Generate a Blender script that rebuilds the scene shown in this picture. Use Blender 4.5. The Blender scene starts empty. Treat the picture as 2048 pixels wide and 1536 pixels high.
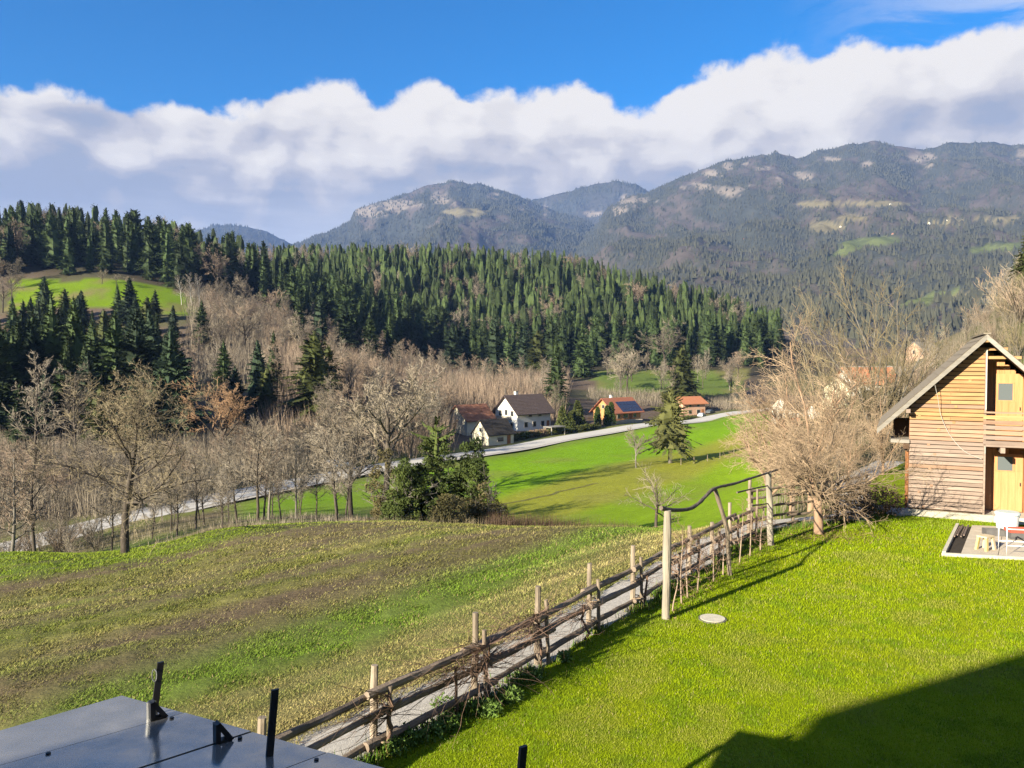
import bpy, math, random
import numpy as np
from mathutils import Vector

# ------------------------------------------------------------------ camera, sky, sun, exposure
sc = bpy.context.scene
COL = sc.collection
CAM_Z, FPX, PITCH = 5.7, 1537.0, math.radians(1.8)
cam_d = bpy.data.cameras.new('camera'); cam = bpy.data.objects.new('camera', cam_d); COL.objects.link(cam)
cam.location = (0, 0, CAM_Z); cam.rotation_euler = (math.pi/2 - PITCH, 0, 0)
cam_d.sensor_width = 36; cam_d.lens = 36*FPX/2048; cam_d.clip_start = .1; cam_d.clip_end = 40000
sc.camera = cam
EXPOSURE = 1.65
sc.view_settings.view_transform = 'Standard'; sc.view_settings.look = 'None'
sc.view_settings.exposure = EXPOSURE; sc.view_settings.gamma = 1; sc.view_settings.use_curve_mapping = False
SUN_EL, SUN_AZ = math.radians(20.2), math.radians(46)      # light travels 46 degrees right of the view
sdir = Vector((math.sin(SUN_AZ)*math.cos(SUN_EL), math.cos(SUN_AZ)*math.cos(SUN_EL), -math.sin(SUN_EL)))
sun_d = bpy.data.lights.new('sun', 'SUN'); sun_d.energy = 5.0; sun_d.angle = math.radians(.5); sun_d.color = (1, .90, .70)
sun = bpy.data.objects.new('sun', sun_d); COL.objects.link(sun)
sun.rotation_euler = sdir.to_track_quat('-Z', 'Y').to_euler(); sun.location = (-40, -40, 60)
sc.cycles.max_bounces = 5; sc.cycles.diffuse_bounces = 2; sc.cycles.glossy_bounces = 3
sc.cycles.transparent_max_bounces = 6; sc.cycles.volume_bounces = 0
sc.cycles.use_denoising = True; sc.cycles.denoiser = 'OPENIMAGEDENOISE'; sc.cycles.denoising_input_passes = 'RGB_ALBEDO_NORMAL'; sc.cycles.denoising_prefilter = 'NONE'

def at(px, py, D):
    """the point seen at a photo pixel, D metres ahead of the camera"""
    u, v = (px-1024)/FPX, -(py-768)/FPX
    t = D/(math.cos(PITCH)+v*math.sin(PITCH))
    return Vector((u*t, D, CAM_Z+t*(-math.sin(PITCH)+v*math.cos(PITCH))))
def hit(px, py, z=0.0):
    """the point seen at a photo pixel on the level z"""
    u, v = (px-1024)/FPX, -(py-768)/FPX
    t = (z-CAM_Z)/(-math.sin(PITCH)+v*math.cos(PITCH))
    return Vector((u*t, t*(math.cos(PITCH)+v*math.sin(PITCH)), z))

def nd(nt, t, ins=None, **props):
    n = nt.nodes.new(t)
    for k, v in props.items(): setattr(n, k, v)
    for k, v in (ins or {}).items():
        s = n.inputs[k]
        if isinstance(v, bpy.types.NodeSocket): nt.links.new(v, s)
        else: s.default_value = v
    return n
def mth(nt, op, a, b=None, c=None, clamp=False):
    n = nt.nodes.new('ShaderNodeMath'); n.operation = op; n.use_clamp = clamp
    for i, v in enumerate((a, b, c)):
        if v is None: continue
        if isinstance(v, bpy.types.NodeSocket): nt.links.new(v, n.inputs[i])
        else: n.inputs[i].default_value = v
    return n.outputs[0]
def ramp(nt, fac, stops, interp='LINEAR'):
    n = nt.nodes.new('ShaderNodeValToRGB'); n.color_ramp.interpolation = interp
    el = n.color_ramp.elements
    while len(el) < len(stops): el.new(.5)
    for e, (p, c) in zip(el, stops):
        e.position = p; e.color = (*c, 1) if len(c) == 3 else c
    nt.links.new(fac, n.inputs[0]); return n.outputs[0]
def mixc(nt, fac, a, b, mode='MIX'):
    n = nt.nodes.new('ShaderNodeMix'); n.data_type = 'RGBA'; n.blend_type = mode
    for s, v in ((n.inputs[0], fac), (n.inputs[6], a), (n.inputs[7], b)):
        if isinstance(v, bpy.types.NodeSocket): nt.links.new(v, s)
        else: s.default_value = v if not isinstance(v, tuple) else (*v, 1)[:4]
    return n.outputs[2]

# ------------------------------------------------------------------ sky with a bank of cumulus
world = bpy.data.worlds.new('World'); sc.world = world; world.use_nodes = True
wt = world.node_tree; wt.nodes.clear()
SKY_STRENGTH = .05
tc = nd(wt, 'ShaderNodeTexCoord')
dirv = tc.outputs['Generated']
sep = nd(wt, 'ShaderNodeSeparateXYZ', {0: dirv})
sx, sy, sz = sep.outputs
sky = nd(wt, 'ShaderNodeTexSky', sky_type='NISHITA', sun_disc=False, sun_elevation=SUN_EL,
         sun_rotation=math.atan2(-sdir.x, -sdir.y), altitude=500, air_density=1.0, dust_density=.2, ozone_density=3.0)
skyc = nd(wt, 'ShaderNodeHueSaturation', {'Hue': .497, 'Saturation': 1.75, 'Value': .95, 'Fac': 1.0, 'Color': sky.outputs[0]}).outputs[0]
skyc = mixc(wt, 1.0, skyc, (.02, 1.08, 1.26), 'MULTIPLY')
horiz = mth(wt, 'SQRT', mth(wt, 'ADD', mth(wt, 'MULTIPLY', sx, sx), mth(wt, 'ADD', mth(wt, 'MULTIPLY', sy, sy), 1e-5)))
elev = mth(wt, 'DIVIDE', sz, horiz)
azim = mth(wt, 'ARCTAN2', sx, sy)
azn = mth(wt, 'ADD', mth(wt, 'DIVIDE', azim, math.radians(120)), .5, clamp=True)
top_px = [(-700, 215), (0, 188), (190, 190), (260, 210), (345, 208), (420, 218), (500, 212), (560, 178), (660, 158), (715, 172), (750, 197), (800, 185), (868, 160),
          (930, 185), (1010, 186), (1040, 193), (1085, 165), (1150, 153), (1205, 180), (1245, 208), (1300, 208), (1350, 172), (1440, 135), (1530, 105), (1650, 103), (1712, 75),
          (1760, 92), (1830, 98), (1900, 66), (1970, 56), (2048, 45), (2400, -40), (2900, 60)]
fc = nd(wt, 'ShaderNodeFloatCurve', {'Value': azn})
cv = fc.mapping.curves[0]
pts = []
for px, py in top_px:
    p = at(px, py, 1000.0) - Vector((0, 0, CAM_Z))
    pts.append((math.atan2(p.x, p.y)/math.radians(120)+.5, p.z/math.hypot(p.x, p.y)))
pts = [(0.0, .2)] + pts + [(1.0, .2)]
for i, (a, b) in enumerate(pts):
    if i < 2: cv.points[i if i == 0 else 1].location = (a, b) if i == 0 else (1.0, .2)
for a, b in pts[1:-1]: cv.points.new(a, b)
for p in cv.points: p.handle_type = 'AUTO'
fc.mapping.update()
top = fc.outputs[0]
def wnoise(scale, detail, rough, off=(0, 0, 0), stretch=(1, 1, 1), dist=0.0):
    m = nd(wt, 'ShaderNodeMapping', {'Vector': dirv, 'Location': off, 'Scale': stretch})
    return nd(wt, 'ShaderNodeTexNoise', {'Vector': m.outputs[0], 'Scale': scale, 'Detail': detail, 'Roughness': rough, 'Distortion': dist}).outputs['Fac']
n_edge = wnoise(16, 7, .58, dist=.3)
n_fine = wnoise(52, 5, .6, (3, 1, 2))
vm = nd(wt, 'ShaderNodeMapping', {'Vector': dirv, 'Scale': (1, 1, 1.25)})
vd = nd(wt, 'ShaderNodeVectorMath', {0: vm.outputs[0], 1: nd(wt, 'ShaderNodeVectorMath', {0: nd(wt, 'ShaderNodeTexNoise', {'Vector': dirv, 'Scale': 14.0, 'Detail': 4.0}).outputs['Color'], 1: (.05, .05, .05)}, operation='MULTIPLY').outputs[0]}, operation='ADD').outputs[0]
def puffs(scale, off=(0, 0, 0)):
    q = nd(wt, 'ShaderNodeVectorMath', {0: vd, 1: off}, operation='ADD').outputs[0]
    return nd(wt, 'ShaderNodeTexVoronoi', {'Vector': q, 'Scale': scale}, feature='F1').outputs['Distance']
puff = mth(wt, 'MULTIPLY', puffs(17), 1.0)
depth = mth(wt, 'SUBTRACT', top, elev)
edge = mth(wt, 'ADD', depth, mth(wt, 'ADD', mth(wt, 'MULTIPLY', mth(wt, 'SUBTRACT', n_edge, .5), .05), mth(wt, 'MULTIPLY', mth(wt, 'SUBTRACT', n_fine, .5), .022)))
edge = mth(wt, 'ADD', edge, mth(wt, 'MULTIPLY', mth(wt, 'SUBTRACT', .45, puff), mth(wt, 'MULTIPLY', wnoise(5, 3, .5, (4, 8, 2)), .052)))
mask = nd(wt, 'ShaderNodeMapRange', {'Value': edge, 'From Min': -.005, 'From Max': .010}, interpolation_type='SMOOTHSTEP').outputs[0]
# billow relief: lit from the sun's side and from above
n_a = wnoise(9, 6, .52, stretch=(1, 1, 1.35), dist=.4)
n_b = wnoise(9, 6, .52, off=(.035, .02, -.055), stretch=(1, 1, 1.35), dist=.4)
relief = mth(wt, 'SUBTRACT', n_a, n_b)
n_low = wnoise(4.2, 4, .5, (5, 2, 1), (1, 1, 2.6))
n_str = wnoise(3.0, 4, .5, (1, 7, 3), (1, 1, 6.5))
sh = mth(wt, 'ADD', mth(wt, 'MULTIPLY', mth(wt, 'SUBTRACT', .325, elev), 5.6), mth(wt, 'MULTIPLY', depth, 2.0))
sh = mth(wt, 'ADD', sh, mth(wt, 'MULTIPLY', mth(wt, 'SUBTRACT', n_low, .5), 1.0))
sh = mth(wt, 'ADD', sh, mth(wt, 'MULTIPLY', mth(wt, 'SUBTRACT', n_str, .5), 1.5))
sh = mth(wt, 'SUBTRACT', sh, mth(wt, 'ADD', mth(wt, 'MULTIPLY', relief, 1.5), mth(wt, 'MULTIPLY', mth(wt, 'SUBTRACT', puffs(17, (.012, .008, -.022)), puff), .5)))
K = 1/SKY_STRENGTH/2**EXPOSURE
def ck(r, g, b): return (r*K, g*K, b*K)
shc = ramp(wt, sh, [(0.0, (.90, .885, .87)), (.30, (.79, .78, .785)), (.55, (.61, .61, .66)), (.80, (.44, .465, .56)), (1.0, (.36, .41, .54))], 'EASE')
# a brighter band low over the valley
glow = nd(wt, 'ShaderNodeMapRange', {'Value': mth(wt, 'ADD', elev, mth(wt, 'MULTIPLY', mth(wt, 'SUBTRACT', n_str, .5), .26)), 'From Min': .21, 'From Max': .10}, interpolation_type='SMOOTHSTEP').outputs[0]
shc = mixc(wt, mth(wt, 'MULTIPLY', glow, .7), shc, (.72, .75, .84))
cloudc = mixc(wt, 1.0, shc, (K*1.08, K*1.03, K*.95), 'MULTIPLY')
# thin torn clouds higher up
n_w = wnoise(7, 6, .62, (2.3, .4, 1.1), (1, 1, 3.0), .6)
n_w2 = wnoise(2.2, 2, .5, (9.3, 2.4, 4.1))
side = nd(wt, 'ShaderNodeMapRange', {'Value': azim, 'From Min': .30, 'From Max': .62}, interpolation_type='SMOOTHSTEP').outputs[0]
high = nd(wt, 'ShaderNodeMapRange', {'Value': elev, 'From Min': .50, 'From Max': .75}, interpolation_type='SMOOTHSTEP').outputs[0]
cov = mth(wt, 'MAXIMUM', side, mth(wt, 'MULTIPLY', high, n_w2))
wisp = nd(wt, 'ShaderNodeMapRange', {'Value': mth(wt, 'ADD', n_w, mth(wt, 'MULTIPLY', cov, .12)), 'From Min': .47, 'From Max': .70}, interpolation_type='SMOOTHSTEP').outputs[0]
wisp = mth(wt, 'MULTIPLY', mth(wt, 'MULTIPLY', wisp, cov), .6)
c1 = mixc(wt, wisp, skyc, ck(.80, .82, .88))
c2 = mixc(wt, mask, c1, cloudc)
bg = nd(wt, 'ShaderNodeBackground', {'Color': c2, 'Strength': SKY_STRENGTH})
wo = nd(wt, 'ShaderNodeOutputWorld', {'Surface': bg.outputs[0]})
# ------------------------------------------------------------------ helpers
def tag(o, label=None, cat=None, group=None, kind=None):
    if label: o['label'] = label
    if cat: o['category'] = cat
    if group: o['group'] = group
    if kind: o['kind'] = kind
    return o
def link(o, parent=None):
    COL.objects.link(o)
    if parent is not None: o.parent = parent
    return o
def empty(name, loc=(0, 0, 0), rz=0.0, scale=None):
    o = bpy.data.objects.new(name, None); o.location = loc; o.rotation_euler = (0, 0, rz)
    o.empty_display_size = .1
    if scale is not None: o.scale = scale if not isinstance(scale, (int, float)) else (scale,)*3
    return link(o)
def mesh_np(name, V, T, m=None, col=None, smooth=False, mi=None):
    """numpy triangles or quads to a mesh"""
    me = bpy.data.meshes.new(name)
    V = np.asarray(V, np.float32); T = np.asarray(T, np.int32); k = T.shape[1]
    me.vertices.add(len(V)); me.vertices.foreach_set('co', V.ravel())
    me.loops.add(T.size); me.loops.foreach_set('vertex_index', T.ravel())
    me.polygons.add(len(T)); me.polygons.foreach_set('loop_start', np.arange(0, T.size, k, dtype=np.int32))
    if mi is not None: me.polygons.foreach_set('material_index', np.asarray(mi, np.int32))
    me.polygons.foreach_set('use_smooth', np.full(len(T), smooth))
    me.update(calc_edges=True)
    if col is not None:
        a = me.attributes.new('Col', 'FLOAT_COLOR', 'POINT')
        c = np.ones((len(V), 4), np.float32); c[:, :3] = col; a.data.foreach_set('color', c.ravel())
    for mm in (m if isinstance(m, (list, tuple)) else [m]):
        if mm is not None: me.materials.append(mm)
    return me
def obj(name, me, parent=None, loc=None, rz=None, scale=None):
    o = bpy.data.objects.new(name, me)
    if loc is not None: o.location = loc
    if rz is not None: o.rotation_euler = (0, 0, rz)
    if scale is not None: o.scale = scale
    return link(o, parent)
class MB:
    """collects boxes, tubes and polygons into one mesh"""
    def __init__(s): s.v = []; s.f = []
    def poly(s, pts, *faces):
        b = len(s.v); s.v += [tuple(p) for p in pts]
        for f in (faces or [range(len(pts))]): s.f.append([b+i for i in f])
        return s
    def box(s, c, d, R=None):
        """centre, sizes, optional function placing a local point"""
        x, y, z = (e/2 for e in d)
        p = [Vector((i*x, j*y, k*z))+Vector(c) for k in (-1, 1) for j in (-1, 1) for i in (-1, 1)]
        if R: p = [R(q) for q in p]
        return s.poly(p, (0, 2, 3, 1), (4, 5, 7, 6), (0, 1, 5, 4), (2, 6, 7, 3), (0, 4, 6, 2), (1, 3, 7, 5))
    def tube(s, pts, rad, n=6, cap=True, jit=0.0, rng=None):
        pts = [Vector(p) for p in pts]; m = len(pts)
        rad = [rad]*m if isinstance(rad, (int, float)) else rad
        b = len(s.v); t0 = (pts[-1]-pts[0]).normalized()
        ref = Vector((0, 0, 1)) if abs(t0.z) < .8 else Vector((1, 0, 0))
        for i, p in enumerate(pts):
            t = (pts[min(i+1, m-1)]-pts[max(i-1, 0)]).normalized()
            a = t.cross(ref).normalized(); c = a.cross(t)
            for k in range(n):
                th = 2*math.pi*k/n; r = rad[i]*(1+(rng.uniform(-jit, jit) if rng else 0))
                q = p+a*(r*math.cos(th))+c*(r*math.sin(th)); s.v.append(tuple(q))
        for i in range(m-1):
            for k in range(n):
                k2 = (k+1) % n
                s.f.append([b+i*n+k, b+i*n+k2, b+(i+1)*n+k2, b+(i+1)*n+k])
        if cap:
            s.f.append([b+k for k in range(n)][::-1]); s.f.append([b+(m-1)*n+k for k in range(n)])
        return s
    def mesh(s, name, m=None):
        me = bpy.data.meshes.new(name); me.from_pydata(s.v, [], s.f); me.update()
        if m is not None: me.materials.append(m)
        return me
    def obj(s, name, m=None, parent=None, **k): return obj(name, s.mesh(name, m), parent, **k)

# value noise in numpy
_perm = np.random.RandomState(7).rand(256, 256).astype(np.float32)
def vnoise(x, y):
    xi = np.floor(x).astype(np.int64); yi = np.floor(y).astype(np.int64)
    fx = x-xi; fy = y-yi; fx = fx*fx*(3-2*fx); fy = fy*fy*(3-2*fy)
    g = lambda a, b: _perm[a & 255, b & 255]
    return (g(xi, yi)*(1-fx)+g(xi+1, yi)*fx)*(1-fy)+(g(xi, yi+1)*(1-fx)+g(xi+1, yi+1)*fx)*fy
def fbm(x, y, o=4, rough=.5):
    s = 0.0; a = 1.0; n = 0.0
    for i in range(o):
        s = s+a*vnoise(x+17.3*i, y-9.1*i); n += a; a *= rough; x = x*2.03; y = y*2.03
    return s/n
def sstep(a, b, x):
    t = np.clip((x-a)/(b-a), 0, 1); return t*t*(3-2*t)

# ------------------------------------------------------------------ materials
def principled(name, **k):
    m = bpy.data.materials.new(name); m.use_nodes = True; nt = m.node_tree
    b = nt.nodes['Principled BSDF']
    for kk, v in k.items(): b.inputs[kk.replace('_', ' ')].default_value = v
    return m, nt, b
ALB = .82          # the photo is exposed bright: every surface is this much darker than a first guess
def mat(name, c1, c2=None, scale=4.0, rough=.85, detail=5, bump=0.0, bscale=None, stretch=(1, 1, 1), rnd=0.0, spec=.25, space='Object', metal=0.0, vcol=False, contrast=.25):
    """two-tone noise material with relief; rnd varies it from object to object; vcol multiplies the Col attribute"""
    m, nt, b = principled(name, Roughness=rough, Metallic=metal)
    b.inputs['Specular IOR Level'].default_value = spec
    if space == 'World': vec = nd(nt, 'ShaderNodeNewGeometry').outputs['Position']
    else: vec = nd(nt, 'ShaderNodeTexCoord').outputs[space]
    mp = nd(nt, 'ShaderNodeMapping', {'Vector': vec, 'Scale': stretch}).outputs[0]
    nz = nd(nt, 'ShaderNodeTexNoise', {'Vector': mp, 'Scale': scale, 'Detail': detail, 'Roughness': .6}).outputs['Fac']
    c1 = tuple(ALB*v for v in c1); c2 = tuple(ALB*v for v in c2) if c2 else None
    col = ramp(nt, nz, [(.5-contrast, c1), (.5+contrast, c2 or c1)])
    if rnd:
        oi = nd(nt, 'ShaderNodeObjectInfo').outputs['Random']
        v = mth(nt, 'ADD', mth(nt, 'MULTIPLY', oi, 2*rnd), 1-rnd)
        col = nd(nt, 'ShaderNodeHueSaturation', {'Value': v, 'Hue': .5, 'Saturation': 1.0, 'Fac': 1.0, 'Color': col}).outputs[0]
    if vcol:
        col = mixc(nt, 1.0, nd(nt, 'ShaderNodeAttribute', attribute_name='Col').outputs['Color'], col, 'MULTIPLY')
    nt.links.new(col, b.inputs['Base Color'])
    if bump:
        n2 = nd(nt, 'ShaderNodeTexNoise', {'Vector': mp, 'Scale': bscale or scale*4, 'Detail': 5, 'Roughness': .65}).outputs['Fac']
        bp = nd(nt, 'ShaderNodeBump', {'Height': n2, 'Strength': 1.0, 'Distance': bump})
        nt.links.new(bp.outputs[0], b.inputs['Normal'])
    return m
# ------------------------------------------------------------------ terrain
FENCE = [hit(530, 1640), hit(757, 1503), hit(957, 1403), hit(1082, 1327), hit(1185, 1263), hit(1273, 1214), hit(1347, 1164), hit(1387, 1143), hit(1430, 1118), hit(1467, 1094), hit(1503, 1077),
         Vector((8.3, 25.3, 0)), Vector((9.8, 26.2, 0)), Vector((11.7, 27.0, 0)), Vector((13.4, 28.2, 0))]
_d = (FENCE[0]-FENCE[1]).normalized()
EDGE = np.array([tuple((FENCE[0]+_d*9)[:2]), tuple((FENCE[0]+_d*2)[:2])] + [tuple(p[:2]) for p in FENCE] + [(16.5, 35.5), (22, 43), (60, 70)])
def signed(x, y, line=EDGE):
    """distance to the fence line, positive on the field side"""
    best = np.full(np.shape(x), 1e9); sg = np.ones(np.shape(x))
    for (ax, ay), (bx, by) in zip(line[:-1], line[1:]):
        dx, dy = bx-ax, by-ay
        t = np.clip(((x-ax)*dx+(y-ay)*dy)/(dx*dx+dy*dy), 0, 1)
        d = np.hypot(x-ax-t*dx, y-ay-t*dy)
        s = np.where(dx*(y-ay)-dy*(x-ax) > 0, 1.0, -1.0)
        m = d < best-1e-6; sg = np.where(m, s, sg); best = np.where(m, d, best)
    return best*sg
# ground points: photo pixel and distance of places seen on the ground
G = [(0, 1105, 34), (120, 1106, 33.5), (250, 1104, 33), (450, 1057, 36), (700, 1044, 38), (850, 1047, 39), (1000, 1053, 38), (1200, 1058, 36), (1310, 1063, 34), (1440, 1066, 30),
     (870, 1068, 50), (1000, 1075, 50), (300, 1125, 48), (100, 1140, 46), (480, 1078, 46), (600, 1058, 48), (600, 1036, 64), (1150, 1080, 52), (1300, 1078, 46), (720, 1060, 50), (450, 1050, 62), (250, 1100, 62), (60, 1130, 62),
     (100, 1078, 77), (-250, 1190, 60), (430, 1000, 99), (700, 945, 123), (960, 905, 150), (1300, 848, 216), (1450, 828, 256), (1560, 815, 290), (830, 925, 136), (1120, 878, 180),
     (0, 1000, 100), (0, 860, 150), (200, 862, 150), (400, 858, 155), (600, 880, 150), (0, 740, 230), (200, 740, 230), (400, 720, 235), (60, 640, 285), (300, 640, 285), (385, 640, 285), (385, 605, 330), (50, 563, 345), (230, 563, 345), (330, 585, 345),
     (0, 500, 440), (250, 510, 440), (430, 555, 440), (550, 700, 260), (650, 720, 250), (750, 800, 190), (850, 792, 245), (1000, 792, 240), (1003, 862, 196), (961, 890, 172), (1060, 852, 212), (1206, 842, 225), (1260, 836, 245), (1356, 831, 262), (1150, 851, 215), (905, 870, 192), (900, 740, 370), (1100, 742, 365), (1300, 742, 375), (1480, 740, 375), (1560, 735, 400),
     (1300, 795, 285), (1450, 795, 300), (560, 600, 400), (640, 548, 600), (760, 545, 620), (900, 545, 620), (1090, 552, 620), (1300, 605, 600), (1450, 645, 560), (1560, 685, 520), (900, 640, 500), (1200, 660, 490),
     (900, 665, 760), (650, 640, 760), (1300, 690, 760), (900, 560, 690), (700, 560, 690), (1150, 580, 690), (1560, 712, 760), (1800, 712, 760), (2048, 705, 760), (500, 560, 760), (0, 490, 760), (0, 470, 540), (250, 490, 540), (430, 530, 560),
     (-500, 1000, 100), (-500, 720, 300), (-500, 500, 500), (-500, 480, 760), (-900, 900, 140), (-900, 500, 500), (-900, 480, 760),
     (1000, 1040, 85), (1340, 926, 134), (1250, 962, 114), (1500, 890, 158), (1500, 962, 104), (1250, 1048, 72), (1400, 1010, 80),
     (1600, 850, 150), (1700, 793, 170), (1800, 765, 190), (1560, 1000, 60), (1700, 965, 52), (1620, 900, 90), (1900, 700, 115), (2048, 640, 75), (2048, 570, 130), (1950, 690, 140), (1650, 810, 230), (1800, 715, 320), (2048, 600, 320), (2300, 560, 130), (2300, 520, 320), (2700, 480, 200), (2700, 560, 60), (2700, 480, 700), (1950, 860, 50), (2048, 770, 50), (2300, 760, 46), (1650, 735, 420), (1800, 700, 520)]
GP = [at(*g) for g in G]
for k, a in enumerate(np.linspace(0, 1, 9)):          # the near field falls gently away from the path
    for s_, z_ in ((1.6, -.1), (6, -.5), (12, -1.05), (18, -1.7)):
        i = a*(len(FENCE)-5); j = int(i); p = FENCE[j].lerp(FENCE[j+1], i-j)
        if p.y+.58*s_ > 30: continue
        GP.append(Vector((p.x-.815*s_, p.y+.58*s_, z_)))
for x, y in ((3, 11), (6, 16), (0, 7), (10, 12), (12, 22), (18, 26), (25, 20), (20, 34), (14, 25), (30, 34), (9, 4), (4, 3)): GP.append(Vector((x, y, 0)))
for x, y, z in ((-8, 4, -1.0), (-16, 8, -1.5), (-22, 16, -2.2), (-12, 14, -1.1), (-30, 24, -3.4)): GP.append(Vector((x, y, z)))
def lp(x, y): y = np.maximum(y, 2.0); return (x/y)*5.0, np.log(y)*3.2
GA = np.array([tuple(p) for p in GP]); gu, gv = lp(GA[:, 0], GA[:, 1])
_r2 = lambda a, b, c, d: np.sqrt((a[:, None]-c[None])**2+(b[:, None]-d[None])**2+.03)
_A = _r2(gu, gv, gu, gv); np.fill_diagonal(_A, np.diag(_A)-.0)
_W = np.linalg.solve(_A+np.eye(len(gu))*-.015, GA[:, 2]-(-4.0))
def height(x, y):
    x = np.atleast_1d(np.asarray(x, float)); y = np.atleast_1d(np.asarray(y, float)); sh = x.shape
    x = x.ravel(); y = y.ravel(); u, v = lp(x, y); z = np.empty(len(x))
    for i in range(0, len(x), 20000): z[i:i+20000] = _r2(u[i:i+20000], v[i:i+20000], gu, gv) @ _W - 4.0
    s = signed(x, y)
    near = (1-sstep(1.2, 3.0, s))*(1-sstep(34, 44, y))
    z = z*(1-near)
    z += (fbm(x*.02, y*.02, 4)-.5)*6*sstep(140, 420, y)*(1-.0)
    z += (fbm(x*.16+40, y*.16, 3)-.5)*.35*sstep(1.5, 6, s)*(1-sstep(60, 100, y))
    return z.reshape(sh)
def gz(x, y): return float(height([x], [y])[0])
def ground_at(px, D, dz=0.0):
    x = (px-1024)/FPX*D; return Vector((x, D, gz(x, D)+dz))
ROADP = [at(-330, 1200, 60), at(100, 1078, 77), at(430, 1002, 99), at(700, 946, 123), at(830, 925, 136), at(960, 906, 150), at(1120, 879, 180), at(1300, 849, 216), at(1450, 829, 256), at(1600, 812, 300)]
ROAD = np.array([tuple(p[:2]) for p in ROADP])
def polydist(x, y, line):
    b = np.full(np.shape(x), 1e9)
    for (ax, ay), (bx, by) in zip(line[:-1], line[1:]):
        dx, dy = bx-ax, by-ay; t = np.clip(((x-ax)*dx+(y-ay)*dy)/(dx*dx+dy*dy), 0, 1)
        b = np.minimum(b, np.hypot(x-ax-t*dx, y-ay-t*dy))
    return b

NA, NR = 410, 310
tanaz = np.linspace(-1.5, 1.5, NA)
rr = np.exp(np.linspace(math.log(2.6), math.log(800), NR))
TX = tanaz[None, :]*rr[:, None]; TY = np.repeat(rr[:, None], NA, 1)
TZ = height(TX, TY)
TS = signed(TX, TY)
TD = polydist(TX, TY, ROAD)
TZ = TZ - .07*(TS < 1.9)*(TY < 40) - .12*(1-sstep(3, 8, TD))
TZ += (fbm(TX*1.7, TY*1.7, 3)-.5)*.10*sstep(2.2, 5, TS)*(1-sstep(34, 44, TY))
# zone colours: what grows on the ground, from the lie of the land
def band(x, y, s):
    """share of bare soil, dry grass and fresh green across the mown field"""
    r = (x*.66-y*.75)                                   # across the cutting rows
    along = x*.75+y*.66
    w = s+2.2*(fbm(along*.10, r*.25+3, 3)-.5)
    n = fbm(along*.12, r*.9, 4)
    soil = np.exp(-((w-7.6)/1.7)**2)*.6+sstep(.42, .66, n)*.75*sstep(7, 9, w)*(1-sstep(19, 26, s))
    soil += .5*sstep(.5, .7, fbm(along*.05+9, r*1.6, 3))*sstep(8, 12, s)*(1-sstep(24, 30, s))
    dry = np.exp(-((w-2.6)/1.3)**2)*1.3+.35*sstep(.4, .7, fbm(x*.4+5, y*.4, 3))
    green = np.exp(-((w-5.3)/1.5)**2)*1.25+.35*sstep(.48, .66, fbm(along*.08+30, r*.7, 3))+.9*sstep(25.5, 29, y-.02*x)*sstep(16, 22, s)
    return np.clip(soil, 0, 1), np.clip(dry, 0, 1), np.clip(green, 0, 1)
def lerpc(a, b, t): return a*(1-t[..., None])+np.array(b)*t[..., None]
C = np.zeros((NR, NA, 3)); C[:] = (.10, .085, .045)
soil, dry, green = band(TX, TY, TS)
fieldc = np.zeros_like(C); fieldc[:] = (.165, .155, .048)
fieldc = lerpc(fieldc, (.20, .17, .07), dry*.8); fieldc = fieldc*(1+.9*(fbm((TX*.75+TY*.66)*.05+4, (TX*.66-TY*.75)*2.4, 3)-.5))[..., None]; fieldc = lerpc(fieldc, (.105, .16, .022), green*.8); fieldc = lerpc(fieldc, (.135, .10, .06), soil)
# valley meadow: fresh in the middle, duller along its near edge
n1 = fbm(TX*.035, TY*.035, 4); n2 = fbm(TX*.12, TY*.12, 4)
mead = np.zeros_like(C); mead[:] = (.165, .30, .004)
roadside = TY-np.interp(TX, ROAD[:, 0], ROAD[:, 1])           # negative on this side of the road
mead = lerpc(mead, (.235, .245, .025), sstep(-48, -58, roadside+8*(n1-.5)+4*(n2-.5)))
mead = lerpc(mead, (.18, .28, .006), sstep(-80, -88, roadside+8*(n1-.5)))
mead = lerpc(mead, (.20, .19, .05), sstep(.55, .75, n2)*.4)
PXX0 = TX/TY*FPX+1024
rough_g = np.zeros_like(C); rough_g[:] = (.15, .13, .06); rough_g = lerpc(rough_g, (.10, .15, .025), sstep(.42, .6, n1)); rough_g = lerpc(rough_g, (.15, .11, .07), sstep(.5, .65, n2)*.7)
leaf = np.zeros_like(C); leaf[:] = (.125, .092, .066); leaf = lerpc(leaf, (.08, .085, .035), sstep(.5, .7, n1)*.7)
woods = sstep(340, 380, TY)*sstep(-80, 0, 1600-PXX0)
PXX = TX/TY*FPX+1024
beyond = sstep(-1, 2, roadside)
C = fieldc*1.0
past = sstep(0, 4, TY-(37+.0*TX))*sstep(2, 4, TS)
C = lerpc(C, (0, 0, 0), past)+rough_g*past[..., None]
mzone = past*sstep(900, 1010, PXX+30*(n2-.5))*(1-sstep(1540, 1640, PXX))*(1-beyond)
C = C*(1-mzone[..., None])+mead*mzone[..., None]
mz2 = past*sstep(10, 14, -roadside)*(1-sstep(-40, -52, roadside))*sstep(60, 70, TY)*(1-beyond)*(1-sstep(900, 1010, PXX))*sstep(420, 520, PXX)
C = C*(1-.7*mz2[..., None])+mead*.7*mz2[..., None]
leaf = lerpc(leaf, (.045, .040, .024), woods)
C = C*(1-beyond[..., None])+leaf*beyond[..., None]
verge = np.exp(-((TD-5)/2.5)**2)*past
C = lerpc(C, (.14, .17, .03), verge*.7)
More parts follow.
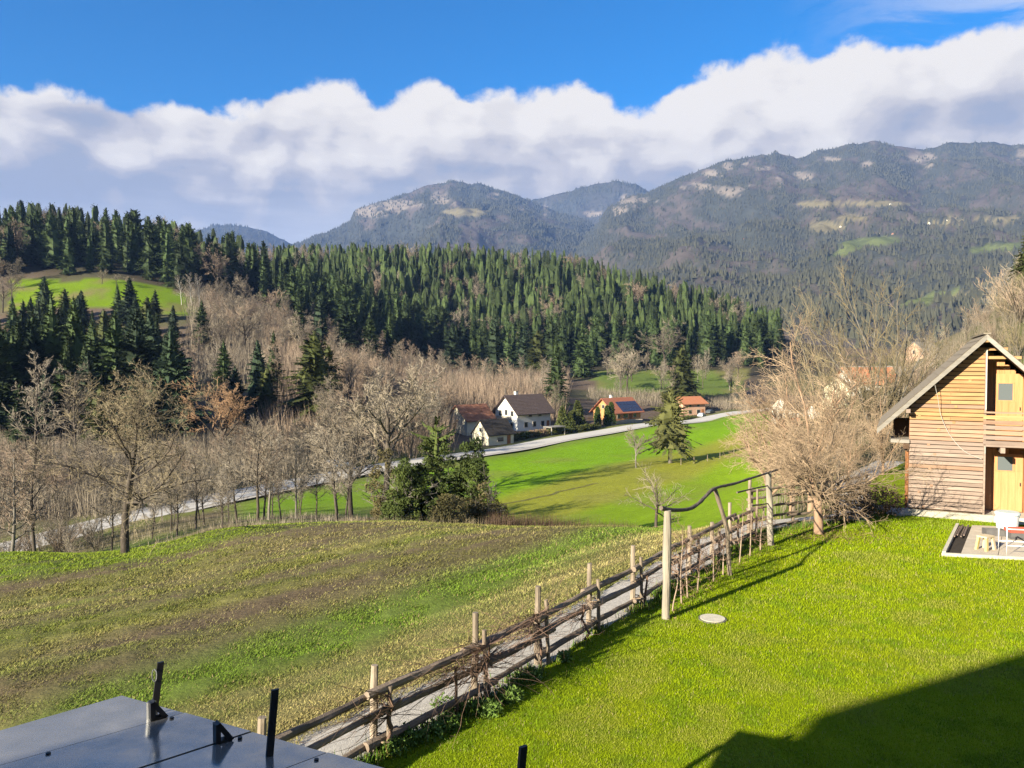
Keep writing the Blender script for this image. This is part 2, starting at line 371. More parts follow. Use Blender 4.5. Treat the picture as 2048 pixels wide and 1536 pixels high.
def inpoly(px, D, poly):
    r = np.zeros(px.shape, bool); n = len(poly)
    for i in range(n):
        (x1, y1), (x2, y2) = poly[i], poly[(i+1) % n]
        c = ((y1 > D) != (y2 > D)) & (px < (x2-x1)*(D-y1)/(y2-y1+1e-9)+x1); r ^= c
    return r
CLEAR = [(20, 305), (395, 296), (400, 330), (330, 352), (230, 350), (30, 350)]
BACKM = [(1195, 282), (1480, 290), (1500, 378), (1185, 374)]
cl = inpoly(PXX+25*(n2-.5), TY+10*(n1-.5), CLEAR)
C[cl] = lerpc(np.broadcast_to(np.array((.13, .205, .006)), C.shape), (.16, .15, .05), sstep(.5, .7, n2))[cl]
bm_ = inpoly(PXX+25*(n2-.5), TY+10*(n1-.5), BACKM)
C[bm_] = lerpc(np.broadcast_to(np.array((.17, .16, .055)), C.shape), (.115, .16, .03), sstep(.45, .6, n1))[bm_]
rightg = past*sstep(1520, 1620, PXX)*(1-sstep(330, 400, TY))
C = lerpc(C, (.105, .10, .040), rightg*.8)
C = C*(.85+.3*fbm(TX*.5, TY*.5, 3))[..., None]
idx = np.arange(NR*NA).reshape(NR, NA)
Q = np.stack([idx[:-1, :-1], idx[:-1, 1:], idx[1:, 1:], idx[1:, :-1]], -1)
V = np.stack([TX, TY, TZ], -1).reshape(-1, 3)
m_ground = mat('ground', (.75, .75, .75), (1.25, 1.25, 1.25), 1.6, .95, 8, .05, 6.0, space='World', vcol=True, spec=.1)
qmid = (TY[:-1, :-1]+TY[1:, 1:])/2; smid = TS[:-1, :-1]; bmid = beyond[:-1, :-1]; mm = (mzone+mz2)[:-1, :-1]
zone = np.where(qmid < 41, 0, np.where(bmid > .5, 3, np.where(mm > .5, 2, 1)))
zone = np.where((bmid > .5) & (cl[:-1, :-1]), 4, zone); zone = np.where((bmid > .5) & (bm_[:-1, :-1]), 5, zone)
for zi, nm in enumerate(('field_ground', 'slope_ground', 'valley_meadow', 'hill_ground', 'hillside_clearing', 'far_meadow')):
    q = Q[zone == zi].reshape(-1, 4)
    u, inv = np.unique(q, return_inverse=True)
    tag(obj(nm, mesh_np(nm, V[u], inv.reshape(-1, 4), m_ground, C.reshape(-1, 3)[u], smooth=True)), kind='structure')
# wide base ground under and behind everything
tag(MB().poly([(-9000, -3000, -16), (9000, -3000, -16), (9000, 9000, -16), (-9000, 9000, -16)]).obj('ground', mat('base_ground', (.08, .09, .03), (.12, .10, .05), .01)), kind='structure')

# lawn and gravel path along the fence
def smooth_line(pts, step):
    out = []
    P = [pts[0]]+list(pts)+[pts[-1]]
    for i in range(1, len(P)-2):
        a, b, c, d = (np.array(P[i+k], float) for k in (-1, 0, 1, 2))
        n = max(2, int(np.linalg.norm(c-b)/step))
        for t in np.arange(n)/n:
            out.append(.5*((2*b)+(c-a)*t+(2*a-5*b+4*c-d)*t*t+(3*b-a-3*c+d)*t**3))
    out.append(np.array(P[-1], float)); return np.array(out)
LINE = smooth_line(EDGE[:-1], .25)
tn = np.gradient(LINE, axis=0); tn /= np.linalg.norm(tn, axis=1)[:, None]; nr = np.stack([-tn[:, 1], tn[:, 0]], 1)
jit = (fbm(np.arange(len(LINE))*.35, np.zeros(len(LINE)), 3)-.5)*.35
offs = [-.06, .2, .6, 1.0, 1.35]
rows = []
for k, o in enumerate(offs):
    p = LINE+nr*(o+(jit if k in (0, 4) else 0))[:, None] if not np.isscalar(o+0) else LINE+nr*((o+(jit if k in (0, 4) else 0*jit))[:, None])
    rows.append(np.column_stack([p, np.full(len(p), -.035+.02*math.sin(k*1.2))]))
PV = np.concatenate(rows); n = len(LINE); ii = np.arange(n-1)
PQ = np.concatenate([np.stack([ii+k*n, ii+1+k*n, ii+1+(k+1)*n, ii+(k+1)*n], -1) for k in range(len(offs)-1)])[:, ::-1]
m_gravel = mat('gravel', (.36, .33, .29), (.58, .54, .48), 14, .95, 8, .02, 60, space='World')
tag(obj('gravel_path', mesh_np('gravel_path', PV, PQ, m_gravel)), kind='structure')
lawnd = np.array((.86, -.51))
lv = []
for k, o in enumerate((0, .15, .5, 1.5, 4, 10, 20, 34)):
    p = LINE+nr*(-.02+.4*jit*(k == 0))[:, None]+lawnd*o
    lv.append(np.column_stack([p, np.full(n, -.01 if k else -.05)]))
LV = np.concatenate(lv)
LQ = np.concatenate([np.stack([ii+k*n, ii+1+k*n, ii+1+(k+1)*n, ii+(k+1)*n], -1) for k in range(7)])
m_lawn = mat('lawn', (.13, .20, .003), (.24, .29, .006), 1.1, .95, 8, .03, 40, space='World', spec=.1)
tag(obj('lawn', mesh_np('lawn', LV, LQ, m_lawn)), kind='structure')

# road through the valley
RL = smooth_line(ROAD, 2.0); rt = np.gradient(RL, axis=0); rt /= np.linalg.norm(rt, axis=1)[:, None]; rn = np.stack([-rt[:, 1], rt[:, 0]], 1)
cz = height(RL[:, 0], RL[:, 1]); cz = np.convolve(np.pad(cz, 6, 'edge'), np.ones(13)/13, 'valid')
def strip(name, offs, dz, m):
    vs = [np.column_stack([RL+rn*o, cz+dz]) for o in offs]; n = len(RL); ii = np.arange(n-1)
    q = np.concatenate([np.stack([ii+k*n, ii+1+k*n, ii+1+(k+1)*n, ii+(k+1)*n], -1) for k in range(len(offs)-1)])[:, ::-1]
    return tag(obj(name, mesh_np(name, np.concatenate(vs), q, m)), kind='structure')
strip('road', (-2.9, -1.5, 0, 1.5, 2.9), .16, mat('asphalt', (.47, .44, .40), (.58, .55, .50), .35, .9, 6, .01, 8, space='World'))
# shallow ditch running across the meadow
DL = smooth_line([tuple(at(*q)[:2]) for q in ((985, 1008, 96), (1060, 991, 102), (1130, 976, 108), (1195, 963, 113))], 1.0)
dn_ = np.gradient(DL, axis=0); dn_ /= np.linalg.norm(dn_, axis=1)[:, None]; dn_ = np.stack([-dn_[:, 1], dn_[:, 0]], 1); dj = (fbm(np.arange(len(DL))*.4, np.zeros(len(DL)), 3)-.5)*1.6
dv = []
for o, dz in ((-.32, .03), (-.12, .07), (0, .04), (.15, .09), (.34, .03)): q = DL+dn_*(o+dj)[:, None]; dv.append(np.column_stack([q, height(q[:, 0], q[:, 1])+dz]))
ii_ = np.arange(len(DL)-1); nn_ = len(DL)
tag(obj('meadow_ditch', mesh_np('meadow_ditch', np.concatenate(dv), np.concatenate([np.stack([ii_+k*nn_, ii_+1+k*nn_, ii_+1+(k+1)*nn_, ii_+(k+1)*nn_], -1) for k in range(4)])[:, ::-1], mat('ditch_earth', (.085, .075, .02), (.20, .20, .04), 1.2, .95, space='World'))), kind='structure')
strip('road_shoulder', (-4.0, -2.7), .12, m_gravel); 
m_white = mat('white_paint', (.75, .75, .73), (.8, .8, .78), 3, .6)

# ------------------------------------------------------------------ mountains
def ridge_fn(pts):
    a = np.array(pts, float); return lambda px: np.interp(px, a[:, 0], a[:, 1])
class Mountain:
    def __init__(s, name, ridge, foot_py, Dn, Dr, amp, seed, gam=.85, nx=300, nt=150):
        s.name = name; a = np.array(ridge, float); s.r = a; s.foot = foot_py; s.Dn, s.Dr, s.amp, s.seed, s.gam = Dn, Dr, amp, seed, gam
        s.nx, s.nt = nx, nt
    def surf(s, px, t):
        """t 0 at the foot, 1 on the ridge, above 1 down the far side"""
        ry = np.interp(px, s.r[:, 0], s.r[:, 1])
        ry = ry+(fbm(px*.06+s.seed, px*0+s.seed, 4)-.5)*9
        tt = np.clip(t, 0, 1)
        py = s.foot+(ry-s.foot)*tt**s.gam
        D = s.Dn+(s.Dr-s.Dn)*t
        x = (px-1024)/FPX*D
        z = CAM_Z+D*((768-py)/FPX-math.tan(PITCH))
        k = np.sin(np.pi*np.clip(t, 0, 1))**.7
        w = x*.0016+s.seed; q = D*.0009
        rid = 1-np.abs(2*fbm(w*1.3+.6*fbm(w*2, q*2, 2), q*1.1, 5, .52)-1)
        z = z+s.amp*k*(rid-.72)*2
        z = z+s.amp*.16*(fbm(x*.012, D*.012, 3)-.5)*np.clip(t*4, 0, 1)*(t < 1)
        z = np.where(t > 1, z-(t-1)*s.Dr*.9, z)
        return x, D, z
    def build(s, m, colour):
        px = np.linspace(s.r[0, 0], s.r[-1, 0], s.nx); t = np.concatenate([np.linspace(0, 1, s.nt), [1.04, 1.12, 1.3]])
        PX, T = np.meshgrid(px, t); x, y, z = s.surf(PX, T)
        c = colour(s, PX, T, x, y, z)
        idx = np.arange(PX.size).reshape(PX.shape)
        q = np.stack([idx[:-1, :-1], idx[:-1, 1:], idx[1:, 1:], idx[1:, :-1]], -1).reshape(-1, 4)
        s.o = obj(s.name, mesh_np(s.name, np.stack([x, y, z], -1).reshape(-1, 3), q, m, c.reshape(-1, 3), smooth=True))
        tag(s.o, kind='structure')
M_R = Mountain('mountain', [(1060, 560), (1110, 525), (1150, 497), (1185, 462), (1215, 420), (1250, 398), (1290, 390), (1340, 366), (1400, 345), (1440, 328), (1490, 318), (1545, 310), (1590, 319), (1640, 304), (1700, 291), (1740, 287), (1790, 298), (1840, 303),
               (1890, 290), (1950, 288), (2010, 293), (2060, 296), (2300, 270), (2700, 330), (3200, 420)], 700, 760, 4200, 120, 3.1, .8, 350, 180)
M_C = Mountain('mountain', [(430, 520), (560, 500), (600, 487), (640, 472), (700, 446), (715, 420), (745, 412), (790, 398), (850, 376), (905, 366), (960, 371), (1010, 386), (1055, 401), (1100, 420), (1160, 440), (1230, 470), (1330, 520), (1500, 600)], 640, 1500, 5200, 110, 8.4, .8, 230, 120)
M_B = Mountain('mountain', [(940, 440), (1055, 403), (1120, 391), (1180, 374), (1235, 364), (1265, 370), (1295, 384), (1340, 420), (1420, 470)], 560, 4600, 6600, 90, 5.7, .9, 130, 60)
M_L = Mountain('mountain', [(300, 500), (380, 470), (425, 454), (460, 452), (500, 457), (540, 466), (570, 479), (600, 497), (660, 530)], 560, 4600, 6200, 60, 1.2, .9, 110, 50)
def ell(px, py, cx, cy, rx, ry, sh=0.0): return ((px-cx)/rx)**2+((py-cy-sh*(px-cx))/ry)**2
MEADOWS = [(1735, 487, 62, 11, -.08, 0), (1680, 508, 30, 7, -.3, 0), (1650, 455, 36, 11, 0, 1), (1750, 410, 75, 5, 0, 1), (1635, 411, 45, 7, 0, 1), (1985, 497, 58, 8, -.12, 0), (1885, 447, 40, 7, 0, 1), (1950, 585, 60, 5, -.25, 1), (1860, 596, 60, 7, -.25, 0), (1990, 440, 50, 5, 0, 1), (930, 427, 45, 8, 0, 1), (1700, 437, 30, 5, 0, 1), (1990, 560, 40, 6, -.3, 1)]
ROCKS = [(1452, 335, 12, 9), (1420, 350, 22, 8), (1395, 372, 30, 10), (1365, 378, 9, 6), (1455, 386, 30, 14), (1487, 332, 7, 5), (1520, 340, 14, 6), (1500, 375, 8, 5), (1832, 318, 26, 16), (1727, 331, 12, 6), (1600, 352, 24, 9), (1555, 362, 10, 9), (2040, 312, 20, 14), (1650, 322, 22, 6), (1245, 410, 12, 18), (1265, 404, 9, 13), (1285, 405, 14, 8), (1230, 425, 6, 14),
         (880, 395, 18, 12), (900, 408, 26, 8), (790, 413, 55, 12), (735, 424, 24, 10), (985, 395, 14, 8), (1040, 418, 8, 8), (1090, 425, 4, 18), (1180, 430, 26, 6), (1315, 408, 8, 6)]
def mcolour(s, PX, T, x, y, z):
    py = 768-(z-CAM_Z)/y*FPX-math.tan(PITCH)*FPX
    n = fbm(x*.004+s.seed, y*.002, 5, .6); n2 = fbm(PX*.05, py*.08+s.seed, 4, .6); n3 = fbm(x*.02, y*.01, 3)
    c = np.zeros(PX.shape+(3,)); c[:] = (.050, .054, .044)
    low = sstep(.78, .30, T)
    brown = sstep(.47, .58, n*.6+n2*.4-.04+low*.05)
    if s is M_B or s is M_L: brown = brown*.3
    c = lerpc(c, (.115, .09, .078), brown*.7)
    s_px = PX+14*(n2-.5)+14*(n3-.5); s_py = py+16*(n2-.5)
    for (cx, cy, rx, ry) in ROCKS:
        c = lerpc(c, (.27, .225, .18), sstep(1.5, .4, ell(s_px, s_py, cx, cy, rx, ry)+3.2*(n2-.42)+1.6*(n3-.5))*.8)
    for (cx, cy, rx, ry, shr, kind) in MEADOWS:
        c = lerpc(c, (.18, .155, .085) if kind else (.125, .145, .05), sstep(1.2, .8, ell(PX+10*(n2-.5), py+3*(n2-.5), cx, cy, rx, ry, shr)))
    return c
m_mtn = mat('mountain_cover', (.7, .7, .7), (1.3, 1.3, 1.3), .02, .95, 8, 3.0, .12, space='World', vcol=True, spec=.05)
for M in (M_L, M_B, M_C, M_R): M.build(m_mtn, mcolour)

# the air
hz = MB().box((0, 3900, 620), (14000, 8000, 1280)).obj('haze')
hm = bpy.data.materials.new('haze'); hm.use_nodes = True; hn = hm.node_tree; hn.nodes.clear()
pv = nd(hn, 'ShaderNodeVolumePrincipled', {'Color': (.27, .47, 1.0, 1), 'Density': 6e-5, 'Anisotropy': 0.0})
nd(hn, 'ShaderNodeOutputMaterial', {'Volume': pv.outputs[0]})
hz.data.materials.append(hm); tag(hz, kind='stuff'); hz.display_type = 'WIRE'
# ------------------------------------------------------------------ tree builders
def grow(seed, L0, r0, levels, base=(0, 0, 0), d0=(0, 0, 1), rmin=.004):
    """branching skeleton: list of (p0, p1, r0, r1, level)"""
    R = random.Random(seed); g = R.gauss; segs = []
    stack = [(base, d0, L0, r0, 0)]
    while stack:
        p, d, L, r, lev = stack.pop(); S = levels[lev]; n = S.get('n', 3)
        pts = [p]; ds = []; rs = [r]; tip = S.get('tip', .4); jit = S.get('jit', .12); up = S.get('up', 0.)
        dx, dy, dz = d
        for i in range(n):
            dx += g(0, jit); dy += g(0, jit); dz += g(0, jit)+up
            m = math.sqrt(dx*dx+dy*dy+dz*dz) or 1; dx /= m; dy /= m; dz /= m
            q = (p[0]+dx*L/n, p[1]+dy*L/n, p[2]+dz*L/n)
            r2 = max(r*(1-(1-tip)*(i+1)/n), rmin*.6)
            segs.append((p, q, rs[-1], r2, lev)); p = q; pts.append(q); ds.append((dx, dy, dz)); rs.append(r2)
        if lev+1 < len(levels):
            Cc = levels[lev+1]; k = Cc['k']; k = k if isinstance(k, int) else R.randint(*k)
            t0 = Cc.get('t0', .3); az0 = R.random()*6.28
            for c in range(k):
                t = min(t0+(1-t0)*(c+R.random())/k, .999); i = int(t*n); f = t*n-i
                a, b = pts[i], pts[i+1]; q = (a[0]+(b[0]-a[0])*f, a[1]+(b[1]-a[1])*f, a[2]+(b[2]-a[2])*f)
                D = ds[i]; an = math.radians(g(Cc.get('ang', 45), Cc.get('angj', 12))); az = az0+c*2.4+g(0, .5)
                ref = (0, 0, 1) if abs(D[2]) < .9 else (1, 0, 0)
                ax = (D[1]*ref[2]-D[2]*ref[1], D[2]*ref[0]-D[0]*ref[2], D[0]*ref[1]-D[1]*ref[0])
                m = math.sqrt(ax[0]**2+ax[1]**2+ax[2]**2); ax = (ax[0]/m, ax[1]/m, ax[2]/m)
                bx = (D[1]*ax[2]-D[2]*ax[1], D[2]*ax[0]-D[0]*ax[2], D[0]*ax[1]-D[1]*ax[0])
                ca, sa = math.cos(an), math.sin(an); cz_, sz_ = math.cos(az)*sa, math.sin(az)*sa
                nd_ = (D[0]*ca+ax[0]*cz_+bx[0]*sz_, D[1]*ca+ax[1]*cz_+bx[1]*sz_, D[2]*ca+ax[2]*cz_+bx[2]*sz_)
                Lc = L*Cc.get('ratio', .5)*(1-Cc.get('shr', .4)*t)*R.uniform(.65, 1.3)
                stack.append((q, nd_, Lc, max(min(rs[i]*Cc.get('rr', .55), Cc.get('rmax', 9)), rmin), lev+1))
    return segs
def tubes(segs, sides=4):
    P0 = np.array([s[0] for s in segs], float); P1 = np.array([s[1] for s in segs], float)
    R0 = np.array([s[2] for s in segs]); R1 = np.array([s[3] for s in segs])
    t = P1-P0; ln = np.linalg.norm(t, axis=1)[:, None]; t = t/np.maximum(ln, 1e-9); P1 = P1+t*np.minimum(R1[:, None]*.4, ln*.1)
    ref = np.where(np.abs(t[:, 2:3]) < .9, np.array([[0, 0, 1.]]), np.array([[1., 0, 0]]))
    a = np.cross(t, ref); a /= np.linalg.norm(a, axis=1)[:, None]; b = np.cross(a, t)
    th = 2*np.pi*np.arange(sides)/sides; n = len(segs)
    ring = a[:, None]*np.cos(th)[None, :, None]+b[:, None]*np.sin(th)[None, :, None]
    V = np.concatenate([P0[:, None]+ring*R0[:, None, None], P1[:, None]+ring*R1[:, None, None]], 1).reshape(-1, 3)
    k = np.arange(sides); k2 = (k+1) % sides; o = (np.arange(n)*2*sides)[:, None]
    Qd = np.stack([o+k, o+k2, o+k2+sides, o+k+sides], -1).reshape(-1, 4)
    return V, Qd
def tree_meshes(name, segs, split, mt, mc, s_trunk=6, s_crown=3):
    a = [s for s in segs if s[4] < split]; b = [s for s in segs if s[4] >= split]
    V, Q_ = tubes(a, s_trunk); me1 = mesh_np(name+'_trunk', V, Q_, mt, smooth=True)
    V, Q_ = tubes(b, s_crown); me2 = mesh_np(name+'_crown', V, Q_, mc)
    return [('trunk', me1), ('crown', me2)]
def put(parts, name, loc, rz=0.0, s=1.0, label=None, cat='tree', group=None):
    e = tag(empty(name, loc, rz, s), label, cat, group)
    for nm, me in parts: obj(nm, me, e)
    return e

m_bark = mat('bark', (.035, .026, .019), (.12, .10, .08), 9, .95, 6, .02, 30, stretch=(1, 1, .25), rnd=.25)
m_bark_grey = mat('grey_bark', (.09, .078, .062), (.22, .20, .17), 8, .95, 6, .02, 30, stretch=(1, 1, .3), rnd=.25)
m_birch = mat('pale_bark', (.30, .28, .25), (.48, .46, .42), 6, .9, 4, rnd=.15)
m_twig = mat('twigs', (.18, .148, .106), (.31, .262, .20), .8, .95, 3, rnd=.28)
m_twig_red = mat('reddish_twigs', (.205, .148, .105), (.335, .258, .19), .8, .95, 3, rnd=.25)
m_twig_grey = mat('grey_twigs', (.21, .175, .135), (.36, .315, .245), .8, .95, 3, rnd=.25)
m_twig_tan = mat('tan_twigs', (.24, .172, .112), (.40, .295, .195), .9, .95, 3, rnd=.12)
m_twig_olive = mat('olive_twigs', (.17, .135, .078), (.30, .245, .15), .9, .95, 3, rnd=.15)
m_twig_lichen = mat('lichen_twigs', (.25, .20, .12), (.42, .345, .22), .9, .95, 3, rnd=.1)
m_twig_orange = mat('orange_twigs', (.23, .14, .075), (.35, .22, .13), .9, .95, 3, rnd=.15)

# leafless kinds
L_bigfruit = [dict(n=9, jit=.04, tip=.14), dict(k=21, t0=.24, ratio=.68, shr=.55, ang=68, angj=12, n=6, jit=.17, up=.055, rr=.42, tip=.3), dict(k=10, t0=.15, ratio=.40, shr=.35, ang=52, n=4, jit=.2, up=.06, rr=.45, tip=.35), dict(k=9, t0=.1, ratio=.46, shr=.3, ang=48, n=3, jit=.22, up=.06, rr=.5, tip=.4), dict(k=4, t0=.1, ratio=.5, shr=.3, ang=45, n=2, jit=.2, up=.04, rr=.6)]
L_fruit = [dict(n=5, jit=.07, tip=.55), dict(k=9, t0=.32, ratio=.80, shr=.30, ang=66, angj=12, n=6, jit=.20, up=.055, rr=.5, tip=.3), dict(k=9, t0=.18, ratio=.42, shr=.4, ang=58, n=5, jit=.24, up=.07, rr=.5, tip=.35),
           dict(k=9, t0=.12, ratio=.46, shr=.3, ang=50, n=4, jit=.25, up=.08, rr=.5, tip=.4), dict(k=6, t0=.1, ratio=.5, shr=.3, ang=48, n=2, jit=.2, up=.05, rr=.6)]
L_upright = [dict(n=7, jit=.045, tip=.2), dict(k=26, t0=.28, ratio=.36, shr=.60, ang=52, angj=10, n=4, jit=.12, up=.12, rr=.42, tip=.3), dict(k=8, t0=.15, ratio=.42, shr=.4, ang=42, n=3, jit=.15, up=.08, rr=.5), dict(k=6, t0=.1, ratio=.52, shr=.3, ang=38, n=2, jit=.15, up=.06, rr=.6)]
L_round = [dict(n=4, jit=.06, tip=.6), dict(k=8, t0=.45, ratio=.85, shr=.10, ang=38, angj=12, n=5, jit=.13, up=.07, rr=.55, tip=.3), dict(k=8, t0=.2, ratio=.45, shr=.3, ang=42, n=4, jit=.15, up=.06, rr=.5, tip=.35), dict(k=7, t0=.15, ratio=.5, shr=.3, ang=40, n=3, jit=.18, up=.05, rr=.55), dict(k=5, t0=.15, ratio=.5, shr=.3, ang=38, n=2, jit=.15, rr=.6)]
L_shrub = [dict(n=1, jit=.02, tip=.9), dict(k=16, t0=.0, ratio=16, shr=.2, ang=24, angj=12, n=5, jit=.07, up=.03, rr=.45, tip=.25), dict(k=7, t0=.2, ratio=.38, shr=.45, ang=30, n=3, jit=.10, up=.08, rr=.5), dict(k=5, t0=.15, ratio=.5, shr=.4, ang=28, n=2, jit=.1, up=.08, rr=.6)]
def bare(name, levels, seed, H, r0, rmin, mt, mc, split=2, L0=None, **k):
    segs = grow(seed, L0 or H, r0, levels, rmin=rmin)
    top = np.quantile([s[1][2] for s in segs], .995); f = H/top
    segs = [(tuple(c*f for c in a), tuple(c*f for c in b), max(r*f, rmin*.6), max(q*f, rmin*.5), l) for a, b, r, q, l in segs]
    return tree_meshes(name, segs, split, mt, mc, **k)
far_up = [bare('upright_bare', L_upright, 100+i, 10, .14, .018, (m_bark, m_bark_grey)[i % 2], (m_twig, m_twig_red, m_twig_grey, m_twig)[i]) for i in range(4)]
far_round = [bare('round_bare', L_round, 200+i, 10, .17, .018, m_bark, (m_twig, m_twig, m_twig_red)[i], L0=5) for i in range(3)]
far_shrub = [bare('shrub_bare', L_shrub, 300+i, 5, .10, .018, m_bark, (m_twig, m_twig_red, m_twig_grey)[i], L0=.3) for i in range(3)]

# conifers: whorls of drooping boughs, each a spine of ragged sprays
def conifer(seed, H, R, whorls, per, sprays, base=.06, droop=.35, gam=.9, irr=.25, wid=.30, tilt=.15, open_=0.0, core=.62, rings=12, cs=8):
    rng = np.random.RandomState(seed); V = []; T = []
    nb = 0
    zs = base+(1-base)*(np.arange(whorls)/whorls)**.92
    bl = []
    for z in zs:
        rad = R*((1-z)/(1-base))**gam*(1+irr*rng.uniform(-1, .6))+.012*H*.5
        for k in range(max(3, int(per*(1-.45*z)))):
            if rng.rand() < open_: continue
            bl.append((z*H+rng.uniform(-.012, .012)*H, rng.rand()*2*np.pi, rad*rng.uniform(.62, 1.08)))
    B = np.array(bl); n = len(B)
    z0, az, L = B.T; rel = z0/H
    dirx, diry = np.cos(az), np.sin(az)
    up0 = (-.10+.75*rel**2+rng.uniform(-tilt, tilt, n))           # lower boughs hang, top ones rise
    def bough(s):       # s (n,k)
        r = L[:, None]*s
        z = z0[:, None]+r*up0[:, None]-droop*L[:, None]*s**2*(1-.8*rel[:, None])+.10*L[:, None]*s**4
        return np.stack([dirx[:, None]*r, diry[:, None]*r, z], -1)
    side = np.stack([-diry, dirx, np.zeros(n)], -1)
    # sprays: triangles from the spine, pointing out and to a side, hanging a little
    s = np.tile(np.linspace(.12, .98, sprays)[None], (n, 1))+rng.uniform(-.04, .04, (n, sprays))
    P = bough(s)
    sg = np.where(np.arange(sprays) % 2 == 0, 1, -1)[None, :, None]*np.ones((n, 1, 1))
    w = wid*L[:, None, None]*(1.08-s[..., None])**.6*rng.uniform(.6, 1.25, (n, sprays, 1))
    out = np.stack([dirx, diry, np.zeros(n)], -1)[:, None]
    tipv = P+side[:, None]*sg*w*.8+out*w*.75+np.stack([np.zeros((n, sprays)), np.zeros((n, sprays)), -w[..., 0]*rng.uniform(.15, .75, (n, sprays))], -1)
    b1 = bough(np.clip(s-.07, 0, 1)); b2 = bough(np.clip(s+.10, 0, 1.05)); b2[..., 2] += .02*H*.1
    V1 = np.stack([b1, b2, tipv], 2).reshape(-1, 3)
    # end tips
    e1 = bough(np.full((n, 1), .86)); e2 = bough(np.full((n, 1), 1.12))
    wv = side[:, None]*(.10*L)[:, None, None]
    V2 = np.stack([e1-wv, e1+wv, e2], 2).reshape(-1, 3)
    # shaded inner body so that the crown is closed
    nr_, ns_ = rings, cs; zz = np.linspace(base*.9, .97, nr_); aa = np.arange(ns_)/ns_*6.283
    rc = core*R*((1-zz)/(1-base)).clip(0)**gam; rc = rc[:, None]*rng.uniform(.45, 1.25, (nr_, ns_)); VC = np.stack([rc*np.cos(aa), rc*np.sin(aa), (zz[:, None]+rng.uniform(-.03, .03, (nr_, ns_)))*H], -1)
    a_ = VC[:-1]; b_ = VC[1:]; a2 = np.roll(a_, -1, 1); b2_ = np.roll(b_, -1, 1)
    V3 = np.stack([a_, a2, b_, a2, b2_, b_], 2).reshape(-1, 3)
    V = np.concatenate([V1, V2, V3]); T = np.arange(len(V)).reshape(-1, 3)
    tt = np.clip(np.hypot(V[:, 0], V[:, 1])/np.maximum(.3, R*(1-V[:, 2]/H)**gam), 0, 1)
    return V, T
def spire(H, R):
    """pointed leader"""
    return np.array([[-R, 0, H*.9], [R, 0, H*.9], [0, 0, H*1.02], [0, -R, H*.9], [0, R, H*.9], [0, 0, H*1.02]]), np.array([[0, 1, 2], [3, 4, 5]])
def conifer_mesh(name, m, seed, H, R, *a, trunk_r=None, mt=None, **k):
    V, T = conifer(seed, H, R, *a, **k); v2, t2 = spire(H, R*.035)
    V = np.concatenate([V, v2]); T = np.concatenate([T, t2+len(V)-6])
    crown = mesh_np(name, V, T, m)
    tr = trunk_r or H*.011
    mb = MB().tube([(0, 0, -.5), (0, 0, H*.3), (.0, 0, H*.7), (0, 0, H*.97)], [tr*1.25, tr, tr*.55, tr*.12], 6)
    return [('trunk', mb.mesh(name+'_trunk', mt or m_bark)), ('crown', crown)]
def needle_mat(name, c1, c2, rnd=.3):
    m = mat(name, c1, c2, .35, .8, 5, rnd=rnd, spec=.2, space='World'); return m
m_spruce = needle_mat('spruce_needles', (.017, .034, .012), (.056, .080, .024), .5)
m_spruce_y = needle_mat('yellow_green_needles', (.030, .042, .011), (.080, .088, .022), .25)
m_spruce_b = needle_mat('blue_green_needles', (.015, .030, .016), (.042, .064, .030), .35)
spr = [conifer_mesh('spruce', m_spruce, 10+i, 20, (3.9, 3.5, 4.4, 3.7, 4.2)[i], (40, 44, 38, 42, 40)[i], 13, 12, wid=.50, gam=(.58, .72, .42, .62, .48)[i], irr=(.4, .35, .5, .45, .55)[i], open_=(.0, .05, .08, .0, .12)[i]) for i in range(5)]
spr_near = [conifer_mesh('spruce', (m_spruce, m_spruce_b, m_spruce_y, m_spruce, m_spruce_b)[i], 30+i, 20, (4.4, 5.2, 5.2, 4.0, 4.8)[i], (52, 50, 48, 52, 46)[i], 15, 18, gam=(.85, .8, .65, .95, .75)[i], irr=.3, open_=(.05, .05, .12, .05, .1)[i], droop=(.35, .3, .55, .3, .4)[i], wid=.40) for i in range(5)]
def joined(parts, name, ms=None):
    """trunk and crown in one mesh for trees too far off to show them apart"""
    Vs, Ts, mi, o = [], [], [], 0; mats = []
    for k, (nm, me) in enumerate(parts):
        v = np.empty(len(me.vertices)*3, np.float32); me.vertices.foreach_get('co', v); v = v.reshape(-1, 3)
        me.calc_loop_triangles(); t = np.empty(len(me.loop_triangles)*3, np.int32); me.loop_triangles.foreach_get('vertices', t); t = t.reshape(-1, 3)
        Vs.append(v); Ts.append(t+o); o += len(v); mi += [k]*len(t); mats.append(me.materials[0])
    return mesh_np(name, np.concatenate(Vs), np.concatenate(Ts), ms or mats, mi=mi)
spr_one = [joined(p, 'spruce_tree') for p in spr]
# ------------------------------------------------------------------ the house behind the camera (its shadow lies on the lawn)
m_plaster = mat('plaster', (.62, .60, .55), (.70, .68, .63), 2, .9)
m_tile_dark = mat('dark_tiles', (.05, .045, .045), (.09, .08, .08), 5, .8)
hx = Vector((.888, .459, 0)); hy = Vector((.459, -.888, 0)); H0 = Vector((-20.0, -10.9, 0))+hx*2.7
def HL(u, v, z): return H0+hx*u+hy*v+Vector((0, 0, z))
house = tag(empty('house', H0), 'large plastered house behind the viewpoint casting shadow on the lawn', 'house')
def pobj(name, mb, m, par): o = mb.obj(name, m, par); o.matrix_parent_inverse = par.matrix_basis.inverted(); return o
mb = MB(); pts = [HL(0, 0, 0), HL(31, 0, 0), HL(31, 8, 0), HL(0, 8, 0), HL(0, 0, 11.45), HL(31, 0, 11.45), HL(31, 8, 11.45), HL(0, 8, 11.45)]
mb.poly(pts, (0, 1, 5, 4), (1, 2, 6, 5), (2, 3, 7, 6), (3, 0, 4, 7)); house['kind'] = 'thing'
